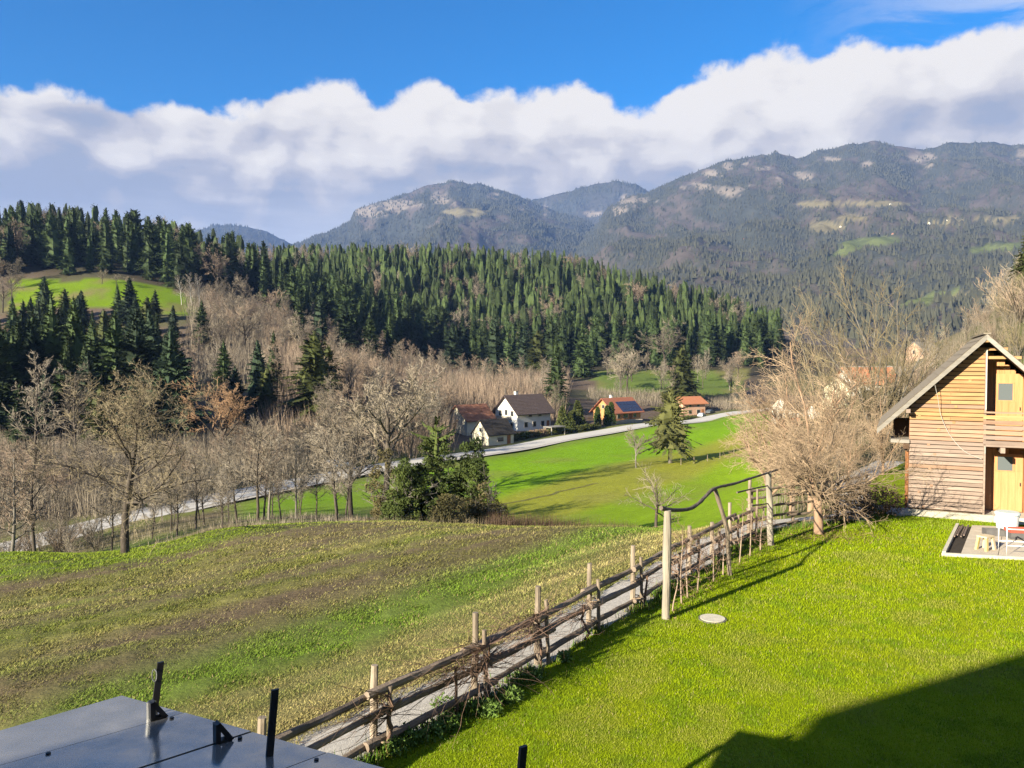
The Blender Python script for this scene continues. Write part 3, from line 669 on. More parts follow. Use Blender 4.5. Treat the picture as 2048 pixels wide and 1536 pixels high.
bpy.context.view_layer.update()
def child_world(o, par): o.parent = par; o.matrix_parent_inverse = par.matrix_basis.inverted(); return o
child_world(mb.obj('wall', m_plaster), house)
child_world(MB().poly([HL(-.1, -.05, 11.6), HL(31.1, -.05, 11.6), HL(31.1, 8.1, 11.6), HL(-.1, 8.1, 11.6), HL(-.1, -.05, 11.4), HL(31.1, -.05, 11.4), HL(31.1, 8.1, 11.4), HL(-.1, 8.1, 11.4)], (0, 1, 2, 3), (4, 7, 6, 5), (0, 4, 5, 1), (1, 5, 6, 2), (2, 6, 7, 3), (3, 7, 4, 0)).obj('roof', m_tile_dark), house)
mb = MB(); a = [HL(12.0, 4.2, 11.6), HL(12.9, 4.2, 11.6), HL(12.9, 5.0, 11.6), HL(12.0, 5.0, 11.6)]; b = [HL(12.0, 4.2, 12.6), HL(12.9, 4.2, 12.6), HL(12.9, 5.0, 12.6), HL(12.0, 5.0, 12.6)]
mb.poly(a+b, (4, 5, 6, 7), (0, 1, 5, 4), (1, 2, 6, 5), (2, 3, 7, 6), (3, 0, 4, 7)); child_world(mb.obj('chimney', m_plaster), house)

# ------------------------------------------------------------------ glossy dark canopy roof below the window
RZ, RT = 3.2, math.tan(math.radians(5.4))          # falls slightly away from the house
def rhit(px, py, dz=0.0):
    u, v = (px-1024)/FPX, -(py-768)/FPX
    d = Vector((u, math.cos(PITCH)+v*math.sin(PITCH), -math.sin(PITCH)+v*math.cos(PITCH)))
    # z = RZ + dz - RT*(y-6)
    t = (RZ+dz+RT*6-CAM_Z)/(d.z+RT*d.y); return Vector((0, 0, CAM_Z))+d*t
A0 = rhit(243, 1391); B0 = rhit(0, 1461); E0 = rhit(760, 1535)
e1 = (E0-A0)                                          # outer edge, left to right
e2 = (B0-A0)
sdr = (rhit(372, 1424)-rhit(0, 1530)).normalized()     # direction of the seams, towards the outer edge
def on_edge(px, py): # seam point on the outer edge
    p = rhit(px, py); 
    t = ((p-A0).dot(e1))/e1.length_squared; return A0+e1*t
cuts = [A0, on_edge(374, 1424), on_edge(505, 1463), on_edge(665, 1500), A0+e1*1.35]
m_panel, nt, bs = principled('glossy_panel', Roughness=.035, Base_Color=(.13, .128, .125, 1), IOR=2.8)
gz_ = nd(nt, 'ShaderNodeTexNoise', {'Vector': nd(nt, 'ShaderNodeTexCoord').outputs['Object'], 'Scale': 5.0, 'Detail': 6.0}).outputs['Fac']
nt.links.new(ramp(nt, gz_, [(.35, (.10,)*3), (.7, (.22,)*3)]), bs.inputs['Roughness'])
bpn = nd(nt, 'ShaderNodeBump', {'Height': nd(nt, 'ShaderNodeTexNoise', {'Vector': nd(nt, 'ShaderNodeTexCoord').outputs['Object'], 'Scale': 1.1, 'Detail': 3.0}).outputs['Fac'], 'Distance': .008, 'Strength': .6})
nt.links.new(bpn.outputs[0], bs.inputs['Normal'])
m_black = mat('black_metal', (.012, .012, .013), (.02, .02, .022), 6, .45, spec=.4)
m_galv = mat('galvanised', (.30, .31, .31), (.45, .45, .45), 20, .4, metal=.8)
roof = tag(empty('canopy_roof', A0), 'dark glossy panel roof with black upright bars at the lower left', 'roof')
back = -sdr*4.2
for i in range(4):
    a, b = cuts[i]+e1.normalized()*(.008 if i else 0), cuts[i+1]-e1.normalized()*.008
    if i == 0: q = [a, b, b+back, a+(B0-A0).normalized()*4.2]
    else: q = [a, b, b+back, a+back]
    lift = Vector((0, 0, .004*(i % 2)))
    tp = [p+lift for p in q]; bt = [p-Vector((0, 0, .03)) for p in q]
    child_world(MB().poly(tp+bt, (0, 3, 2, 1), (4, 5, 6, 7), (0, 1, 5, 4), (1, 2, 6, 5), (2, 3, 7, 6), (3, 0, 4, 7)).obj('roof_panel', m_panel), roof)
dn = Vector((0, 0, -.045)); q = [cuts[0]+e1.normalized()*.05+sdr*-.05, cuts[-1]+sdr*-.05, cuts[-1]+back, cuts[0]+e1.normalized()*.05+(B0-A0).normalized()*4.2]
child_world(MB().poly([p+dn for p in q]+[p+dn*3.5 for p in q], (0, 3, 2, 1), (4, 5, 6, 7), (0, 1, 5, 4), (1, 2, 6, 5), (2, 3, 7, 6), (3, 0, 4, 7)).obj('roof_frame', m_black), roof)
for k in (0.02, .98):   # support columns down to the ground
    p = cuts[0].lerp(cuts[-1], k)-sdr*.25+dn*3.5
    child_world(MB().tube([p, Vector((p.x, p.y, gz(p.x, p.y)-.3))], .05, 8).obj('column', m_black), roof)
def bar(p, top_px, w=.045, dpt=.02):
    """flat black bar standing on the panels"""
    t = Vector((p.x, p.y, p.z)); z1 = CAM_Z+p.y*((768-top_px[1])/FPX-math.tan(PITCH))/(1+0)
    x1 = (top_px[0]-1024)/FPX*p.y*1.0
    mb = MB(); f = Vector((.03, .02, 0)).normalized()
    a, c = f*w/2, Vector((-f.y, f.x, 0))*dpt/2
    top = Vector((x1, p.y, z1)); lo = p-Vector((0, 0, .03))
    mb.poly([lo-a-c, lo+a-c, lo+a+c, lo-a+c, top-a-c, top+a-c, top+a+c, top-a+c], (0, 1, 5, 4), (1, 2, 6, 5), (2, 3, 7, 6), (3, 0, 4, 7), (4, 5, 6, 7), (3, 2, 1, 0))
    return mb, top
for i in (1, 2, 3):
    for k in range(4):
        p = cuts[i]+back.normalized()*(.12+k*.75)+e1.normalized()*.05
        child_world(MB().tube([p, p+Vector((0, 0, .014))], .014, 6).obj('bolt', m_black), roof)
pb1 = rhit(307, 1428); mb, tp1 = bar(pb1, (313, 1331), .042); b1 = child_world(mb.obj('upright_bar', m_black), roof)
ring = MB(); cpt = tp1+Vector((-.03, -.03, -.08))
ring.tube([cpt+Vector((.016*math.cos(a), 0, .042*math.sin(a))) for a in np.linspace(0, 6.28, 13)], .004, 5, cap=False)
child_world(ring.obj('shackle', m_galv), roof)
c1 = MB(); pp = rhit(303, 1437); c1.box((0, 0, .05), (.05, .035, .13), lambda q: q+pp); child_world(c1.obj('clamp', m_galv), roof)
def bracket(px, py):
    p = rhit(px, py); m_ = MB()
    f = Vector((.75, .66, 0)).normalized(); s_ = Vector((-f.y, f.x, 0))*.028
    h, l, w = .125, .085, .03
    up = Vector((0, 0, 1))
    prof = [p, p+up*h, p+up*h+f*.015, p+f*l+up*.035, p+f*l, p+f*(l-.03)]
    # a triangular knee: upright, diagonal and foot
    for a, b in ((p, p+up*h), (p+up*h, p+f*l), (p, p+f*l)):
        d = (b-a).normalized(); n_ = d.cross(s_).normalized()*.015
        m_.poly([a-s_-n_, a+s_-n_, a+s_+n_, a-s_+n_, b-s_-n_, b+s_-n_, b+s_+n_, b-s_+n_], (0, 1, 5, 4), (1, 2, 6, 5), (2, 3, 7, 6), (3, 0, 4, 7), (4, 5, 6, 7), (3, 2, 1, 0))
    return m_
child_world(bracket(434, 1486).obj('bracket', m_black), roof)
child_world(bracket(304, 1440).obj('bracket', m_black), roof)
pb2 = rhit(538, 1512); mb, _t = bar(pb2, (544, 1387), .042); child_world(mb.obj('upright_bar', m_black), roof)
pb3 = rhit(1036, 1600); mb, _t = bar(pb3, (1047, 1504), .042); child_world(mb.obj('upright_bar', m_black), roof)

# ------------------------------------------------------------------ rail fence along the path
m_log = mat('weathered_logs', (.095, .072, .054), (.30, .235, .18), 3.2, .9, 7, .012, 20, stretch=(1, 1, 1), rnd=.2)
m_post = mat('pale_fence_posts', (.15, .118, .086), (.38, .31, .235), 5, .9, 7, .012, 25, stretch=(1, 1, .3), rnd=.15)
m_stake = mat('grey_stakes', (.13, .10, .075), (.30, .24, .18), 6, .9, 6, .01, 25, stretch=(1, 1, .3), rnd=.2)
m_wicker = mat('wicker_ties', (.20, .14, .09), (.36, .27, .18), 12, .9)
fence = tag(empty('rail_fence', FENCE[0]), 'rustic log rail fence with pale posts running along the gravel path', 'fence')
rng = random.Random(4)
def gnarl(a, b, n, amp, r0, r1, sides=8):
    a, b = Vector(a), Vector(b); pts = []; rad = []
    for i in range(n+1):
        t = i/n; p = a.lerp(b, t)
        if 0 < i < n: p += Vector((rng.uniform(-amp, amp), rng.uniform(-amp, amp), rng.uniform(-amp, amp)*.4))
        pts.append(p); rad.append((r0+(r1-r0)*t)*rng.uniform(.9, 1.1))
    return MB().tube(pts, rad, sides, jit=.08, rng=rng)
ST = [FENCE[0]-(FENCE[1]-FENCE[0])*1.0]+FENCE[:11]
tops = {1: 1.25, 2: 1.26, 3: 1.48, 4: 1.46, 5: 1.42, 6: 1.42, 7: 1.05, 8: 1.22, 9: 1.05, 10: 1.35, 11: 1.90}
for i, p in enumerate(ST):
    d = ((ST[min(i+1, len(ST)-1)]-ST[max(i-1, 0)])).normalized(); nrm = Vector((-d.y, d.x, 0))
    h = tops.get(i, 1.2)
    lean = Vector((rng.uniform(-.05, .05), rng.uniform(-.04, .04), 0))
    child_world(gnarl(p+nrm*.10-Vector((0, 0, .3)), p+nrm*.10+lean+Vector((0, 0, h)), 5, .008, .062, .052).obj('post', m_post), fence)
    h2 = h*rng.uniform(.72, .84)
    q = p-nrm*.10+d*.10
    child_world(gnarl(q-Vector((0, 0, .2)), q+Vector((rng.uniform(-.05, .03), rng.uniform(-.03, .03), h2)), 5, .012, .042, .034).obj('stake', m_stake), fence)
    for zt in (.20, .62):
        c = p+d*.05+Vector((0, 0, zt+rng.uniform(-.04, .04)))
        ringp = [c+nrm*(.165*math.cos(a))+d*(.13*math.sin(a))+Vector((0, 0, .02*math.sin(2*a))) for a in np.linspace(0, 6.28, 11)]
        child_world(MB().tube(ringp, .013, 5, cap=False).obj('tie', m_wicker), fence)
    if i < len(ST)-1:
        a, b = p, ST[i+1]
        for lv, (z0, rr_) in enumerate(((.92, .062), (.56, .058), (.17, .055))):
            dz = rng.uniform(-.03, .03); rr_ *= rng.uniform(.85, 1.12)
            s0, s1 = rng.uniform(.1, .35), rng.uniform(.1, .45)
            off = .035*(1 if (i+lv) % 2 else -1)
            child_world(gnarl(a-d*s0+nrm*off+Vector((0, 0, z0+dz)), b+d*s1+nrm*off+Vector((0, 0, z0+dz+rng.uniform(-.04, .04))), 7, .012, rr_*1.12, rr_*.82).obj('rail', m_log), fence)
# second run of rails at the far corner
fence2 = tag(empty('rail_fence', FENCE[11]), 'dark four-rail log fence running behind the pollarded tree towards the barn', 'fence')
F2 = [Vector((7.9, 25.2, 0)), Vector((9.7, 26.4, 0)), Vector((11.6, 27.2, 0)), Vector((13.2, 28.5, 0))]
for i, p in enumerate(F2):
    child_world(gnarl(p-Vector((0, 0, .3)), p+Vector((rng.uniform(-.04, .04), 0, 1.5)), 5, .01, .06, .05).obj('post', m_stake), fence2)
    if i < 3:
        for z0 in (.12, .42, .78, 1.1, 1.4):
            a, b = p, F2[i+1]; d = (b-a).normalized()
            child_world(gnarl(a-d*.25+Vector((0, -.07, z0+rng.uniform(-.06, .06))), b+d*.25+Vector((0, -.07, z0+rng.uniform(-.06, .06))), 7, .03, .05, .035).obj('rail', m_log), fence2)

# ------------------------------------------------------------------ vine arbour: two posts, a wavy beam and a leaning prop
arb = tag(empty('vine_arbour', hit(1332, 1238)), 'rustic vine arbour with two round posts under a wavy branch beam', 'arbour')
PL = hit(1332, 1237); PR = hit(1542, 1090)
m_arb = mat('pale_round_posts', (.19, .165, .128), (.45, .395, .315), 4, .9, 7, .012, 22, stretch=(1, 1, .22), rnd=.08)
m_beam = mat('dark_branch', (.07, .055, .045), (.20, .16, .13), 8, .9, 6, .015, 30)
zl = at(1332, 1021, PL.y).z; zr = at(1538, 945, PR.y).z
child_world(gnarl(PL-Vector((0, 0, .3)), Vector((PL.x+.02, PL.y, zl)), 7, .006, .092, .082, 12).obj('post', m_arb), arb)
child_world(gnarl(PR-Vector((0, 0, .3)), Vector((at(1537, 945, PR.y).x, PR.y, zr)), 7, .012, .10, .085, 12).obj('post', m_arb), arb)
bp = []
for px, py, f in ((1322, 1016, -.02), (1345, 1020, .06), (1378, 1018, .2), (1398, 1006, .3), (1412, 992, .38), (1424, 980, .45), (1438, 974, .52), (1470, 967, .66), (1500, 957, .80), (1532, 947, .97), (1562, 937, 1.10)):
    y = 1/((1-f)/PL.y+f/PR.y); bp.append(at(px, py, y))
sp = smooth_line([tuple(p) for p in bp], .12)
child_world(MB().tube([Vector(p) for p in sp], [.046-.018*i/len(sp)+rng.uniform(-.005, .005) for i in range(len(sp))], 8, jit=.1, rng=rng).obj('beam', m_beam), arb)
pf = hit(1461, 1149); pt = at(1430, 978, 1/((.52)/PL.y+.48/PR.y))
mid = pf.lerp(pt, .55)+Vector((.12, 0, 0))
child_world(MB().tube([Vector(p) for p in smooth_line([tuple(pf-Vector((0, 0, .2))), tuple(pf.lerp(pt, .3)+Vector((.05, 0, 0))), tuple(mid), tuple(pt)], .2)], .055, 8, jit=.12, rng=rng).obj('prop', m_stake), arb)

for a, b in (((1474, 985), (1541, 970)), ((1503, 1012), (1541, 1006))):
    f = lambda px: 1/((1-(px-1332)/210)/PL.y+((px-1332)/210)/PR.y)+.25
    child_world(gnarl(at(a[0], a[1], f(a[0])), at(b[0], b[1], f(b[0])), 5, .02, .026, .018, 6).obj('thin_rail', m_beam), arb)
# grapevines: a bare stem at the foot and thin shoots along the rails
m_vine = mat('vine_wood', (.12, .07, .05), (.26, .17, .12), 8, .95, 5, rnd=.2)
m_vine_pale = mat('pale_vine_stem', (.25, .18, .13), (.42, .32, .24), 8, .95, 5, rnd=.15)
L_vine = [dict(n=6, jit=.05, tip=.5), dict(k=11, t0=.35, ratio=.6, shr=.2, ang=60, angj=22, n=5, jit=.28, up=.02, rr=.5, tip=.35), dict(k=5, t0=.15, ratio=.5, shr=.2, ang=55, n=4, jit=.3, rr=.6)]
for (px, py, h, lab, s_) in ((1363, 1206, 2.1, 'thin grapevine stem just behind the near arbour post', 1), (1427, 1163, 1.7, 'slim young vine between the near post and the leaning prop', 2), (1479, 1126, 1.9, 'grapevine stem beside the leaning prop under the beam', 3), (1521, 1100, 1.5, 'short vine with tangled twigs beside the far arbour post', 4), (1345, 1222, 1.5, 'dark twisted vine hard behind the near arbour post', 5), (1395, 1180, 1.3, 'short vine stem between the two thin grapevines', 6), (1446, 1150, 1.2, 'low vine stem left of the prop foot', 7), (1500, 1112, 1.7, 'tall vine stem between prop and far arbour post', 8), (1375, 1196, 1.9, 'gnarled vine third from the near arbour post', 9)):
    put(bare('vine', L_vine, 50+s_, h, .028, .006, m_vine_pale, m_vine, split=1), 'grapevine', hit(px, py), s_, 1, lab, 'vine', 'grapevines under the arbour')
L_sprawl = [dict(n=5, jit=.22, tip=.6), dict(k=9, t0=.35, ratio=.95, shr=.1, ang=70, angj=20, n=7, jit=.20, up=-.01, rr=.45, tip=.3), dict(k=6, t0=.1, ratio=.45, shr=.3, ang=45, n=4, jit=.25, rr=.6, tip=.4)]
def sprawl(seed, p, d, n_sh, length, h):
    """shoots trailing along a rail in both directions"""
    R = random.Random(seed); segs = []; base = Vector(p)
    q = base
    top = base+Vector((R.uniform(-.05, .05), R.uniform(-.05, .05), h))
    stem = [base.lerp(top, i/5)+Vector((R.gauss(0, .03), R.gauss(0, .03), 0)) for i in range(6)]
    for a, b in zip(stem[:-1], stem[1:]): segs.append((tuple(a), tuple(b), .028, .024, 0))
    for k in range(n_sh):
        c = stem[R.choice((3, 4, 5))].copy(); dr = (d*R.choice((-1, -1, 1))+Vector((R.gauss(0, .25), R.gauss(0, .25), R.gauss(.05, .16)))).normalized(); r = R.uniform(.004, .0085); L = length*R.uniform(.3, 1.1); m = 9
        for i in range(m):
            dr = (dr+Vector((R.gauss(0, .13), R.gauss(0, .13), R.gauss(-.012, .09)))).normalized(); e = c+dr*L/m
            segs.append((tuple(c), tuple(e), r, r*.9, 1)); 
            if R.random() < .45:
                dd = (dr+Vector((R.gauss(0, .6), R.gauss(0, .6), R.gauss(0, .5)))).normalized(); f = e+dd*R.uniform(.05, .2); segs.append((tuple(e), tuple(f), r*.6, r*.4, 1))
            c = e; r *= .9
    return segs
for k, (i, f, n_, L_, h_, lab) in enumerate(((2, .05, 40, 1.5, .85, 'bare grapevine sprawling over the nearest fence post'), (2, .72, 40, 1.6, .8, 'dark gnarled vine on the second fence bay with reddish shoots'), (3, .05, 120, 1.9, .95, 'dense reddish vine thicket trailing along the top rail'), (3, .92, 110, 1.5, 1.0, 'tangled brown vine wrapped around the tall middle post'), (4, .75, 40, 1.1, .7, 'dark vine climbing between the middle fence posts'), (6, .1, 14, .8, .7, 'thin vine on the far fence post next to the arbour'), (9, .5, 14, .8, .7, 'small twisted vine on the far end of the fence'))):
    p = ST[i].lerp(ST[i+1], f); d = (ST[i+1]-ST[i]).normalized(); p = p+Vector((d.y, -d.x, 0))*.1
    segs = sprawl(900+k, p, d, n_, L_, h_)
    segs = [(tuple(Vector(a)-p), tuple(Vector(b)-p), r, q, l) for a, b, r, q, l in segs]
    put(tree_meshes('vine', segs, 1, m_vine, m_vine, 5, 3), 'grapevine', p, 0, 1, lab, 'vine', 'grapevines on the rail fence')

# manhole cover
mc_ = hit(1425, 1238)
m_conc = mat('concrete', (.46, .42, .33), (.62, .57, .46), 6, .9, 6, .004, 60)
mh = tag(empty('manhole_cover', mc_), 'round pale concrete manhole cover set in the lawn', 'manhole cover')
obj('lid', MB().tube([(0, 0, -.05), (0, 0, .028)], .27, 28).mesh('lid', m_conc), mh)
obj('collar', MB().tube([(0, 0, -.05), (0, 0, .015)], .305, 28).mesh('collar', mat('dark_concrete', (.10, .095, .08), (.16, .15, .13), 8, .9)), mh)

# ------------------------------------------------------------------ timber barn
BT = math.radians(27); BO = hit(1816, 1030)
bu = Vector((math.cos(BT), -math.sin(BT), 0)); bw = Vector((math.sin(BT), math.cos(BT), 0))
barn = tag(empty('barn', BO, -BT), 'weathered timber barn with slatted gable, balcony and grey roof', 'barn')
HW, PK, SL, DEP = 2.33, 6.60, 1.0, 5.0
def BL(name, mb, m, par=barn): return mb.obj(name, m, par)
def wood(name, c1, c2, s=(.6, 6, 6), rnd=.18): return mat(name, c1, c2, 2.2, .85, 6, .006, 12, stretch=s, rnd=rnd)
m_w_new = wood('fresh_larch_slats', (.31, .165, .072), (.45, .27, .125)); m_w_mid = wood('fading_slats', (.25, .15, .10), (.38, .245, .165)); m_w_old = wood('grey_slats', (.20, .148, .118), (.33, .25, .20))
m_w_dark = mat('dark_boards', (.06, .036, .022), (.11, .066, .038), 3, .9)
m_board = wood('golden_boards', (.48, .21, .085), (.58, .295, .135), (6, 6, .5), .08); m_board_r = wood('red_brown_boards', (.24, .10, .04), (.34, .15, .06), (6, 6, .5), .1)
m_roofing = mat('grey_roofing', (.19, .16, .12), (.28, .235, .18), 2.0, .9, 6, .01, 10, stretch=(1, 5, 5))
m_fascia = wood('grey_fascia', (.21, .19, .165), (.31, .285, .245))
m_glass, nt, bs = principled('window_glass', Roughness=.05, Base_Color=(.10, .115, .12, 1)); bs.inputs['IOR'].default_value = 1.7
m_stone = mat('foundation', (.34, .31, .25), (.48, .45, .37), 4, .95, 6, .02, 12)
zroof = lambda u: PK-SL*abs(u-HW)
# plinth, dark inner wall, side and back walls
BL('foundation', MB().box((HW, DEP/2, .02), (2*HW+.1, DEP+.1, .42)), m_stone)
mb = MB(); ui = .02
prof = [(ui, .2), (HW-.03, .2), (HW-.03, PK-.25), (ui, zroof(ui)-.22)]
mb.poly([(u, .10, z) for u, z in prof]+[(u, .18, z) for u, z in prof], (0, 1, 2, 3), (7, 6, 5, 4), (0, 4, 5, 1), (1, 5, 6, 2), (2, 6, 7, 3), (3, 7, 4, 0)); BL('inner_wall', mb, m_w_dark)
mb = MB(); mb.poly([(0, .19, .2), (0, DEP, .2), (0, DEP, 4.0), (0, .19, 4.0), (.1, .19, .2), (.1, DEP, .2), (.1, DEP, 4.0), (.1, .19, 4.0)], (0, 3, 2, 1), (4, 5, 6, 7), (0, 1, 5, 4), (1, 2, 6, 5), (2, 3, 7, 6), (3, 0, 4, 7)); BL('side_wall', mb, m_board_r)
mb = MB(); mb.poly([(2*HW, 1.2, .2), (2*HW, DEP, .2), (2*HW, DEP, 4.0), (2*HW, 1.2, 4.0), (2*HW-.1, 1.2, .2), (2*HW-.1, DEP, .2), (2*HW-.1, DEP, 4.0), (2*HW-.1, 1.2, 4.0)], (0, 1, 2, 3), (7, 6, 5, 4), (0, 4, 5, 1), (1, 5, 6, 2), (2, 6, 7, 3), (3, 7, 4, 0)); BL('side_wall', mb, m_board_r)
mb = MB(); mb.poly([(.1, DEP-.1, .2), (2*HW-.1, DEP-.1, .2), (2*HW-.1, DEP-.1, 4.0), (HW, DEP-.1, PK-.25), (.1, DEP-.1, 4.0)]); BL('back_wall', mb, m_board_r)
# slats, fresh under the roof and greyer towards the ground
z = .30; i = 0; R = random.Random(12)
while z < PK-.45:
    u0 = max(.0, HW-(PK-.20-z-.13)/SL); u1 = HW+.005
    if u1-u0 < .25: break
    hgt = .120; f = z/5.2+R.uniform(-.10, .10)
    m_ = m_w_new if f > .70 else (m_w_mid if f > .47 else m_w_old)
    if i in (10, 25): m_ = m_w_mid
    cuts_ = [u0, u1] if u1-u0 < 1.4 or R.random() < .8 else [u0, 1.30, u1]
    for a, b in zip(cuts_[:-1], cuts_[1:]):
        dz = R.uniform(-.006, .006); y0 = R.uniform(-.012, .004)
        mb = MB(); mb.poly([(a+.003, y0, z), (b-.003, y0, z+dz), (b-.003, y0+.012, z+hgt+dz), (a+.003, y0+.012, z+hgt), (a+.003, y0+.04, z), (b-.003, y0+.04, z+dz), (b-.003, y0+.04, z+hgt+dz), (a+.003, y0+.04, z+hgt)], (0, 1, 2, 3), (7, 6, 5, 4), (0, 4, 5, 1), (1, 5, 6, 2), (2, 6, 7, 3), (3, 7, 4, 0))
        BL('slat', mb, m_)
    z += .147; i += 1
for u in (.06, 1.30, HW-.06):
    BL('batten', MB().box((u, .07, (.2+zroof(u)-.3)/2+.1), (.06, .05, zroof(u)-.5)), m_w_dark)
for zx, zy in ((940, 440), (875, 490), (865, 585), (855, 675), (770, 720), (715, 805), (750, 860), (725, 945), (735, 1040), (665, 1080), (690, 1165), (660, 640), (655, 560)):
    px, py = 1600+zx*.358, 600+zy*.358
    u = (px-1816)/149*HW; zz = .12+(1030-py)/330*(PK-.75)
    if zz < zroof(u)-.35: BL('spacer_block', MB().box((u, .015, zz), (.09, .05, .085)), m_w_new if zz > 3 else m_w_mid)
BL('corner_post', MB().box((HW+.035, .05, (PK-.3)/2), (.06, .16, PK-.75)), m_w_old)
BL('downpipe', MB().tube([(HW+.05, -.05, 3.95), (HW+.05, -.05, 6.05)], .018, 6), mat('pale_pipe', (.55, .53, .48), (.62, .6, .55), 3, .6))
BL('downpipe', MB().tube([(HW+.05, -.05, 2.4), (HW+.05, -.05, 3.90)], .015, 6), mat('grey_pipe', (.30, .33, .31), (.36, .38, .36), 3, .6))
# recessed right half: back wall of upright boards, two doors
RD = 1.05; nb = 13
for lvl, (za, zb) in enumerate(((.22, 2.66), (2.74, 5.95))):
    for k in range(nb):
        a = HW+.02+(HW-.14)*k/nb; b = HW+.02+(HW-.14)*(k+1)/nb
        zt = min(zb, zroof((a+b)/2)-.3)
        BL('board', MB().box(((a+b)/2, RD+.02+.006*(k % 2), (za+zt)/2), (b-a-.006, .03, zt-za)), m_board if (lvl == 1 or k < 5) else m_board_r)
def bdoor(u0, u1, z0, z1, wz0, wz1, wu0, wu1):
    d = BL('door', MB().box(((u0+u1)/2, RD-.025, (z0+z1)/2), (u1-u0, .05, z1-z0)), m_board)
    for k in range(1, 5): obj('plank', MB().box((u0+(u1-u0)*(k-.5)/4, RD-.056, (z0+wz0)/2), ((u1-u0)/4-.012, .012, wz0-z0-.08)).mesh('plank', m_board), d)
    w = obj('window', MB().box(((wu0+wu1)/2, RD-.054, (wz0+wz1)/2), (wu1-wu0, .012, wz1-wz0)).mesh('window', m_glass), d)
    for (c, s_) in (((wu0-.02, wz0-.02), (.04, 0)),):
        fr = MB(); 
        fr.box(((wu0+wu1)/2, RD-.056, wz0-.025), (wu1-wu0+.1, .03, .05)).box(((wu0+wu1)/2, RD-.056, wz1+.025), (wu1-wu0+.1, .03, .05)).box((wu0-.025, RD-.056, (wz0+wz1)/2), (.05, .03, wz1-wz0-.004)).box((wu1+.025, RD-.056, (wz0+wz1)/2), (.05, .03, wz1-wz0-.004))
        obj('window_frame', fr.mesh('window_frame', m_board), d)
    obj('handle', MB().box((u1-.08, RD-.075, z0+(z1-z0)*.48), (.03, .05, .12)).mesh('handle', m_black), d)
bdoor(HW+.42, HW+1.30, .25, 2.32, 1.72, 2.22, HW+.52, HW+.98)
bdoor(HW+.42, HW+1.25, 2.80, 5.20, 4.25, 4.85, HW+.50, HW+.94)
# floor of the balcony, joists, rail of slats
BL('balcony_floor', MB().box((HW*1.5, RD/2-.06, 2.70), (HW-.08, RD+.28, .07)), m_w_old)
for k in range(3): BL('joist', MB().box((HW+.55+k*.95, RD/2-.16, 2.56), (.14, RD+.30, .19)), m_w_old)
bal = BL('balcony', MB().box((HW*1.5, -.12, 3.86), (HW+.06, .08, .06)), m_w_mid)
for k in range(6):
    obj('slat', MB().box((HW*1.5, -.10+R.uniform(-.006, .006), 2.80+k*.178), (HW+.06, .03, .135)).mesh('slat', (m_w_old, m_w_old, m_w_mid, m_w_old, m_w_mid, m_w_new)[k]), bal)
for u in (HW+.03, HW+1.32, 2*HW-.03): obj('baluster', MB().box((u, -.06, 3.28), (.06, .05, 1.14)).mesh('baluster', m_w_old), bal)
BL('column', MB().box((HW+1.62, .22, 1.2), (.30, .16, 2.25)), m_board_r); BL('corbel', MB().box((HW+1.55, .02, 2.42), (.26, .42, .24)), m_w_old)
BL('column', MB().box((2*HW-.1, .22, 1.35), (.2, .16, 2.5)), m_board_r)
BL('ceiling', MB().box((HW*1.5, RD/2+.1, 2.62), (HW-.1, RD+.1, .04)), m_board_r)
BL('tie_beam', MB().box((HW+.5, .10, 5.78), (1.15, .12, .10)), m_w_new)
BL('tie_beam', MB().box((HW+.22, .05, 6.08), (.9, .10, .10)), m_w_new)
BL('doorstep', MB().box((HW+.95, .35, .13), (1.25, 1.1, .22)), m_conc)
# roof: two slopes, fascia boards, ridge
for sgn, name in ((-1, 'roof_slope'), (1, 'roof_slope')):
    ue = HW+sgn*(HW+1.06); ur = HW
    ye0, ye1 = -.55, DEP+.4; th = .10
    zr_, ze = PK, PK-SL*(HW+1.06)
    P = [(ur, ye0, zr_), (ue, ye0, ze), (ue, ye1, ze), (ur, ye1, zr_)]
    P2 = [(x, y, z-th) for x, y, z in P]
    fs = ((0, 1, 2, 3), (4, 7, 6, 5), (0, 4, 5, 1), (1, 5, 6, 2), (2, 6, 7, 3))
    rfo = BL(name, MB().poly(P+P2, *fs), m_roofing)
    # overlapping roofing courses
    for k in range(14):
        f0, f1 = k/14, (k+1)/14; xa, xb = ur+(ue-ur)*f0, ur+(ue-ur)*f1; za_, zb_ = zr_+(ze-zr_)*f0, zr_+(ze-zr_)*f1
        c = [(xa, ye0-.02, za_+.006), (xb, ye0-.02, zb_+.024), (xb, ye1+.02, zb_+.024), (xa, ye1+.02, za_+.006)]
        obj('roof_course', MB().poly(c+[(x, y, z-.004) for x, y, z in c], (0, 1, 2, 3), (4, 7, 6, 5), (0, 4, 5, 1), (1, 5, 6, 2), (2, 6, 7, 3), (3, 7, 4, 0)).mesh('roof_course', m_roofing), rfo)
    # bargeboard
    c = [(ur, ye0-.045, zr_-.02), (ue, ye0-.045, ze-.02), (ue, ye0-.045, ze-.21), (ur, ye0-.045, zr_-.21)]
    obj('bargeboard', MB().poly(c+[(x, y+.04, z) for x, y, z in c], (0, 1, 2, 3), (7, 6, 5, 4), (0, 4, 5, 1), (1, 5, 6, 2), (2, 6, 7, 3), (3, 7, 4, 0)).mesh('bargeboard', m_fascia), rfo)
    c = [(ur, ye0+.02, zr_-th-.004), (ue-sgn*.02, ye0+.02, ze-th-.004), (ue-sgn*.02, .2, ze-th-.004), (ur, .2, zr_-th-.004)]
    obj('soffit', MB().poly(c+[(x, y, z-.03) for x, y, z in c], (0, 1, 2, 3), (4, 7, 6, 5), (0, 4, 5, 1), (1, 5, 6, 2), (2, 6, 7, 3), (3, 7, 4, 0)).mesh('soffit', m_w_old), rfo)
